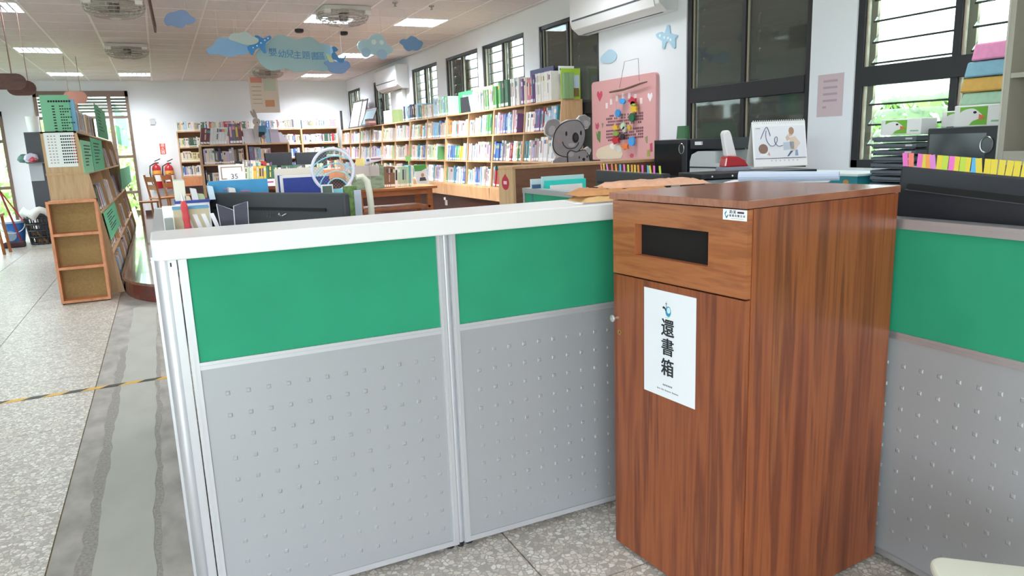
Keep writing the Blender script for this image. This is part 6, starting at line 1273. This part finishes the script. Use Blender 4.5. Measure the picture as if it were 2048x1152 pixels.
def chair(label, x, y, ang):
    T = Matrix.Translation((x, y, PZ)) @ rz(ang); t = bpy.data.objects.new('wooden_chair', None); COL.objects.link(t); t.matrix_world = T; WMX[t.name] = T; tag(t, label, 'chair', 'wooden chairs by the back wall')
    for sx_ in (-.2, .2): MB(T).box(sx_-.02, sx_+.02, -.2, -.16, 0, .43).build('leg', CHAIRW, t); MB(T).tube([(sx_, .18, 0), (sx_, .2, .45), (sx_, .27, .92)], .022, 6).build('leg', CHAIRW, t)
    MB(T).box(-.23, .23, -.22, .22, .43, .46).build('seat', CHAIRW, t, bevel=.006)
    for z in (.62, .78): MB(T).box(-.2, .2, .215+(z-.6)*.14, .24+(z-.6)*.14, z, z+.1).build('back_rail', CHAIRW, t)
    MB(T).box(-.2, .2, -.19, -.17, .2, .24).build('stretcher', CHAIRW, t)
q = at_y(330, 395, 16.6); chair('wooden chair standing before the fire extinguishers', q.x, 16.6, R(115)); q = at_y(350, 380, 17.1); chair('wooden chair tucked beside the back-wall bookcase', q.x+.1, 17.25, R(65))
q = at_y(298, 400, 16.0); t = thing('wooden_stool', 'low wooden stool on the platform by the white wall', 'stool', (q.x, 16.0, PZ)); MB().box(q.x-.18, q.x+.17, 15.85, 16.15, PZ+.40, PZ+.43).build('seat', CHAIRW, t)
for x in (-.16, .13):
    for y in (-.13, .11): MB().box(q.x+x, q.x+x+.03, 16.0+y, 16.0+y+.03, PZ, PZ+.4).build('leg', CHAIRW, t)
# ================================================================== MIDDLE: rabbit, display books, reading table
H5 = lambda p: tx(p, 470, 210, 11.52); RYb = 13.02
t = thing('rabbit_cutout', 'grey rabbit cutout with a blue book on the platform bookcase', 'cutout', (1.46, RYb, 1.641))
RBG = M('rabbit grey', '#b0a9a6', .8); RBB = M('rabbit blue', '#4f7f9e', .8)
def rp(nm, pts, m, l, k=3, y=RYb):
    po = [(x, max(z, 1.641)) for x, z in on_y(H5(pts), y)]; MB().prism(smooth(po, k) if k else po, 'xz', y-l, y+.015).build(nm, m, t)
rp('ear', [(350, 140), (375, 135), (420, 190), (460, 290), (430, 295), (370, 210)], RBG, .0); rp('ear', [(415, 105), (440, 110), (485, 190), (515, 300), (480, 305), (430, 210)], RBG, .004)
rp('head', [(405, 380), (430, 320), (490, 305), (560, 330), (590, 390), (560, 440), (490, 465), (430, 435)], RBG, .006); rp('body', [(430, 520), (480, 450), (560, 450), (590, 560), (560, 700), (560, 860), (480, 850), (450, 700)], RBG, .002)
rp('blue_book', [(540, 490), (715, 460), (720, 620), (690, 680), (545, 640)], RBB, .009, 0); rp('dark_trousers', [(545, 620), (680, 620), (680, 730), (545, 740)], M('rabbit dark', '#2b3138', .8), .011, 0); rp('boot', [(620, 700), (700, 700), (690, 780), (630, 770)], M('rabbit mauve', '#8d6b78', .8), .012, 2); rp('eye', circ(515, 405, 12, 10), INK, .009, 0)
rp('small_ears', [(600, 350), (620, 345), (640, 400), (655, 345), (668, 360), (650, 460), (610, 455)], M('rabbit blue2', '#7fa3b8', .8), .004, 0)
for i, (r4, col, lb, y) in enumerate([((488, 257, 510, 284), '#c6c1c8', 'white display book left of the rabbit cutout', 13.06), ((531, 255, 545, 284), '#9fc3dc', 'pale blue display book right of the rabbit cutout', 13.08), ((541, 258, 559, 284), '#a89fae', 'mauve display book beside the pale blue one', 13.05), ((559, 264, 578, 284), '#b7b6c4', 'slanted grey display book at the right end of the platform bookcase', 13.07)]):
    x0, x1, z0, z1 = rect_y(*r4, y); mono(MB().hexa([(x0, y, 1.641), (x1, y, 1.641), (x1, y+.025, 1.641), (x0, y+.025, 1.641), (x0-.01, y+.05, z1), (x1-(.12 if i == 3 else .01), y+.05, z1), (x1-(.12 if i == 3 else .01), y+.075, z1), (x0-.01, y+.075, z1)]), 'display_book', M('display '+col, col, .6), lb, 'book', 'display books by the rabbit', loc=(x0, y, 1.641))
for (r4, y, lb) in (((529, 305, 585, 330), 11.75, 'left black monitor on the reading table'), ((591, 304, 655, 334), 11.72, 'right black monitor on the reading table behind the racket')):
    x0, x1, z0, z1 = rect_y(*r4, y); monitor(lb, Matrix.Translation(((x0+x1)/2, y, RTZ+.001)), x1-x0, z0-.03-RTZ, z1-RTZ-.001, MOND, 0, slot=False, depth=.04)
x0, x1, z0, z1 = rect_y(438, 329, 490, 372, 8.4); t = thing('framed_notice', 'white framed notice with a gold border behind the blue book', 'frame', ((x0+x1)/2, 11.02, RTZ)); yy = 11.015
x0, x1, z0, z1 = rect_y(438, 329, 490, 372, yy); MB().box(x0, x1, yy, yy+.02, RTZ+.001, z1).build('board', PAPER, t); gb = M('gold border', '#9c8a6a', .5)
MB().box(x0+.03, x1-.03, yy-.003, yy, z1-.04, z1-.028).box(x0+.03, x0+.042, yy-.003, yy, z1-.2, z1-.04).box(x1-.042, x1-.03, yy-.003, yy, z1-.1, z1-.04).box(x0+.03, x0+.1, yy-.003, yy, z1-.2, z1-.19).build('border', gb, t); lettering('35', .1, frame_T(((x0+x1)/2+.03, yy-.002, z1-.17), (1, 0, 0), (0, 0, 1)), M('dark grey ink', '#4b4b50', .8), t)
x0, x1, z0, z1 = rect_y(532, 358, 556, 372, 10.985); t = thing('table_sign', 'small white sign with red print on the reading table edge', 'sign', ((x0+x1)/2, 10.99, z0)); MB().box(x0, x1, 10.985, 10.995, z0, z1).build('plate', M('sign lilac', '#e3d8e6', .6), t); MB().box(x0+.02, x1-.06, 10.982, 10.985, z1-.05, z1-.03).build('red_line', M('mauve red', '#a3486a', .7), t)
# display table things
x0, x1, z0, z1 = rect_y(702, 331, 768, 372, 9.66); t = thing('picture_book', 'large green landscape picture book at the left of the display table', 'book', ((x0+x1)/2, 9.66, .951)); MB().box(x0, x1, 9.66, 9.675, .951, z1).build('cover', M('landscape print', '#8fa38a', .6, var=.35, vs=(8, 8, 25)), t); MB().box(x0, x1-.06, 9.657, 9.66, .951+(z1-.951)*.55, z1).build('pale_sky', M('print sky', '#cfc8c4', .6), t)
x0, x1, z0, z1 = rect_y(729, 314, 767, 326, 9.66); t = thing('shelf_sign', 'white label strip with blue and red print above the display table books', 'sign', ((x0+x1)/2, 9.66, z0)); MB().hexa([(x0, 9.64, z0-.01), (x1, 9.64, z0+.035), (x1, 9.645, z0+.035), (x0, 9.645, z0-.01), (x0-.01, 9.64, z1-.02), (x1-.01, 9.64, z1+.025), (x1-.01, 9.645, z1+.025), (x0-.01, 9.645, z1-.02)]).build('strip', PAPER, t); MB().box(x0+.02, x0+.06, 9.637, 9.64, z0+.025, z0+.055).build('blue_mark', M('mark blue', '#3f5fa8', .6), t); MB().box(x0+.08, x1-.04, 9.637, 9.64, z0+.045, z0+.06).build('red_line', M('mauve red', '#a3486a', .7), t)
MB().box(x0+.05, x0+.06, 9.645, 9.65, .951, z0).build('post', ALU, t)
x0, x1, z0, z1 = rect_y(712, 317, 730, 331, 9.68); mono(MB().box(x0, x1, 9.70, 9.705, .951, z1), 'yellow_card', M('card yellow', '#e6cc86', .6), 'pale yellow card left of the white label strip', 'card', loc=(x0, 9.7, .951))
po = on_y([(827, 331), (851, 328), (859, 367), (834, 368)], 9.66); t = thing('picture_book', 'white book cover with a portrait leaning on the display table', 'book', (po[3][0], 9.66, .951)); MB().prism([(x, max(z, .952)) for x, z in po], 'xz', 9.66, 9.672).build('cover', PAPER, t); MB().prism(on_y([(827, 331), (851, 328), (853, 336), (842, 342), (829, 343)], 9.66), 'xz', 9.657, 9.66).build('green_band', M('band green', '#4f9a4a', .6), t); MB().prism(on_y(circ(845, 350, 3.2, 12, 4), 9.66), 'xz', 9.656, 9.66).build('face', M('portrait skin', '#b98a6a', .7), t); MB().prism(on_y([(840, 355), (850, 354), (853, 361), (839, 362)], 9.66), 'xz', 9.656, 9.66).build('jacket', M('portrait dark', '#4a4a52', .7), t)
q = at_y(816, 317, 9.72); mono(MB().prism(smooth([(q.x+.05*math.cos(a)*(1 if k % 2 else .7), q.z+.05*math.sin(a)*(1 if k % 2 else .7)) for k, a in enumerate([2*math.pi*j/8 for j in range(8)])], 3), 'xz', 9.72, 9.726).box(q.x-.004, q.x+.004, 9.721, 9.725, .951, q.z), 'clover_tag', M('clover green', '#8fca7a', .6), 'pale green clover tag on a stick on the display table', 'tag', loc=(q.x, 9.72, .951))
# ================================================================== ON TOP OF THE WINDOW-WALL RUN
TZ = 1.945
def frame_on_top(label, y0, y1, h, col, x=4.1, pic=None):
    t = thing('framed_poster', label, 'picture frame', (x, (y0+y1)/2, TZ), group='frames leaning on the far bookcases'); ln = .16
    def q4(a, b, c, d, l): return [(x+l+(c/h)*ln, a, TZ+c), (x+l+.015+(c/h)*ln, a, TZ+c), (x+l+.015+(c/h)*ln, b, TZ+c), (x+l+(c/h)*ln, b, TZ+c), (x+l+(d/h)*ln, a, TZ+d), (x+l+.015+(d/h)*ln, a, TZ+d), (x+l+.015+(d/h)*ln, b, TZ+d), (x+l+(d/h)*ln, b, TZ+d)]
    m_ = MB(); [m_.hexa(q4(*v, 0)) for v in ((y0, y1, 0, .04), (y0, y1, h-.04, h), (y0, y0+.05, 0, h), (y1-.05, y1, 0, h))]; m_.build('frame', M('frame dark', '#3a3636', .5), t); MB().hexa(q4(y0+.04, y1-.04, .03, h-.03, .006)).build('picture', M('frame pic '+col, col, .6), t)
frame_on_top('tall dark-framed white poster in the far corner', 16.45, 17.35, .62, '#d8d8de'); frame_on_top('dark-framed white poster right of the corner one', 15.95, 16.4, .6, '#dcdce2', 4.08); frame_on_top('landscape picture in a dark frame before the white posters', 14.95, 15.85, .36, '#8fb3c4', 4.0)
mono(MB().box(4.03, 4.07, 17.75, 17.82, TZ, TZ+.44), 'black_tube', BLACK, 'black upright tube at the far end of the bookcases', 'tube', loc=(4.05, 17.78, TZ))
for k, (col, lb) in enumerate((('#7d4a48', 'maroon book lying lowest in the flat pile'), ('#b99a92', 'pinkish book lying on the maroon one'), ('#5c3f42', 'dark book lying on top of the flat pile'))): mono(MB().box(3.96, 4.0 if 0 else 4.1, 14.9+.03*k, 15.25, TZ+.045*k+.001, TZ+.045*k+.044), 'lying_book', M('lying '+col, col, .5), lb, 'book', 'flat pile on the far bookcase', loc=(4.03, 15.1, TZ+.045*k))
toplist = [('pale_folder', (767, 221, 781, 242), '#dcd2d8', 'pale pink folder left of the olive one'), ('olive_folder', (784, 219, 800, 243), '#6f7f52', 'olive green folder below the far air conditioner')]
for nm, r4, col, lb in toplist: y0, y1, z0, z1 = rect_x(*r4, 4.1); mono(MB().hexa([(4.1, y0, TZ), (4.2, y0, TZ), (4.2, y1, TZ), (4.1, y1, TZ), (4.1, y0+.12, z1), (4.2, y0+.12, z1), (4.2, y1, z1), (4.1, y1, z1)]), 'folder', M('fold '+col, col, .6), lb, 'folder', loc=(4.15, y0, TZ))
y0, y1, z0, z1 = rect_x(921, 191, 939, 222, 4.075); mono(MB().hexa([(4.075, y0, TZ), (4.09, y0, TZ), (4.09, y1, TZ), (4.075, y1, TZ), (4.075, y0+.06, TZ+.22), (4.09, y0+.06, TZ+.22), (4.09, y1, TZ+.22), (4.075, y1, TZ+.22)]), 'bookend', BLACK, 'black metal bookend on top of the bookcases', 'bookend', loc=(4.08, y0, TZ))
y0, y1, z0, z1 = rect_x(917, 182, 945, 221, 4.10); mono(MB().box(4.10, 4.115, y0, y1, TZ, TZ+.30), 'picture_book', M('cover green', '#3f9a62', .5), 'green picture book facing out behind the black bookend', 'book', loc=(4.1, y0, TZ))
y0, y1, z0, z1 = rect_x(949, 176, 985, 214, 4.28); mono(MB().box(4.285, 4.30, y0, y1, TZ, TZ+.34), 'picture_book', M('cover lemon', '#d8cf8a', .5), 'pale yellow picture book standing at the rear of the run', 'book', loc=(4.3, y0, TZ))
mono(MB().box(4.30, 4.32, 7.75, 8.35, TZ, TZ+.42), 'picture_book', M('cover navy', '#343a6a', .5), 'tall navy picture book behind the red and orange books', 'book', loc=(4.3, 8, TZ))
t = thing('picture_book', 'lime green picture book facing out at the near bookcase end', 'book', (4.2, 7.22, TZ)); MB().box(4.09, 4.33, 7.2, 7.215, TZ, TZ+.33).build('cover', M('cover lime', '#a3c83c', .5), t); MB().box(4.225, 4.315, 7.197, 7.2, TZ+.1, TZ+.26).build('sky_print', M('print blue', '#c3d3e6', .6), t); MB().box(4.235, 4.31, 7.195, 7.198, TZ+.03, TZ+.12).build('animal_print', M('print brown', '#7d6a3a', .6), t)
for k in range(2): mono(MB().box(4.09+.062*k, 4.15+.062*k, 7.14, 7.19, TZ, TZ+.28), 'binder', M('binder sage', '#7fa070', .55), ['sage green binder at the very corner of the near bookcase', 'sage green binder next to the lime picture book'][k], 'binder', 'sage binders', loc=(4.1+.06*k, 7.16, TZ), bevel=.004)
x0, x1, z0, z1 = rect_y(1117, 132, 1148, 146, 7.3); t = thing('shelf_sign', 'white label sign above the near bookcase end', 'sign', ((x0+x1)/2, 7.3, z0)); MB().box(x0, x1, 7.3, 7.306, z0-.01, z1).build('plate', PAPER, t); MB().box(x0+.03, x1-.02, 7.297, 7.3, z1-.04, z1-.028).build('mauve_line', M('mauve line', '#a4869a', .7), t); MB().prism(circ(x0+.025, z1-.035, .012, 10), 'xz', 7.297, 7.3).build('blue_mark', M('mark blue', '#3f5fa8', .6), t); MB().box((x0+x1)/2-.008, (x0+x1)/2+.008, 7.306, 7.31, TZ, z0).build('post', ALU, t)
# sockets in the dark ledge
for i, (px, py) in enumerate([(795, 385), (893, 404)]):
    q = at_x(px, py, 3.998); t = thing('wall_socket', ['small white socket low on the dark ledge, farther one', 'white socket with a plug low on the dark ledge, nearer one'][i], 'socket', (3.99, q.y, q.z), group='sockets in the dark ledge'); MB().box(3.985, 3.999, q.y-.035, q.y+.035, q.z-.05, q.z+.03).build('plate', WHITE, t); MB().box(3.96, 3.985, q.y-.015, q.y+.015, q.z+.035, q.z+.075).build('plug', WHITE, t)
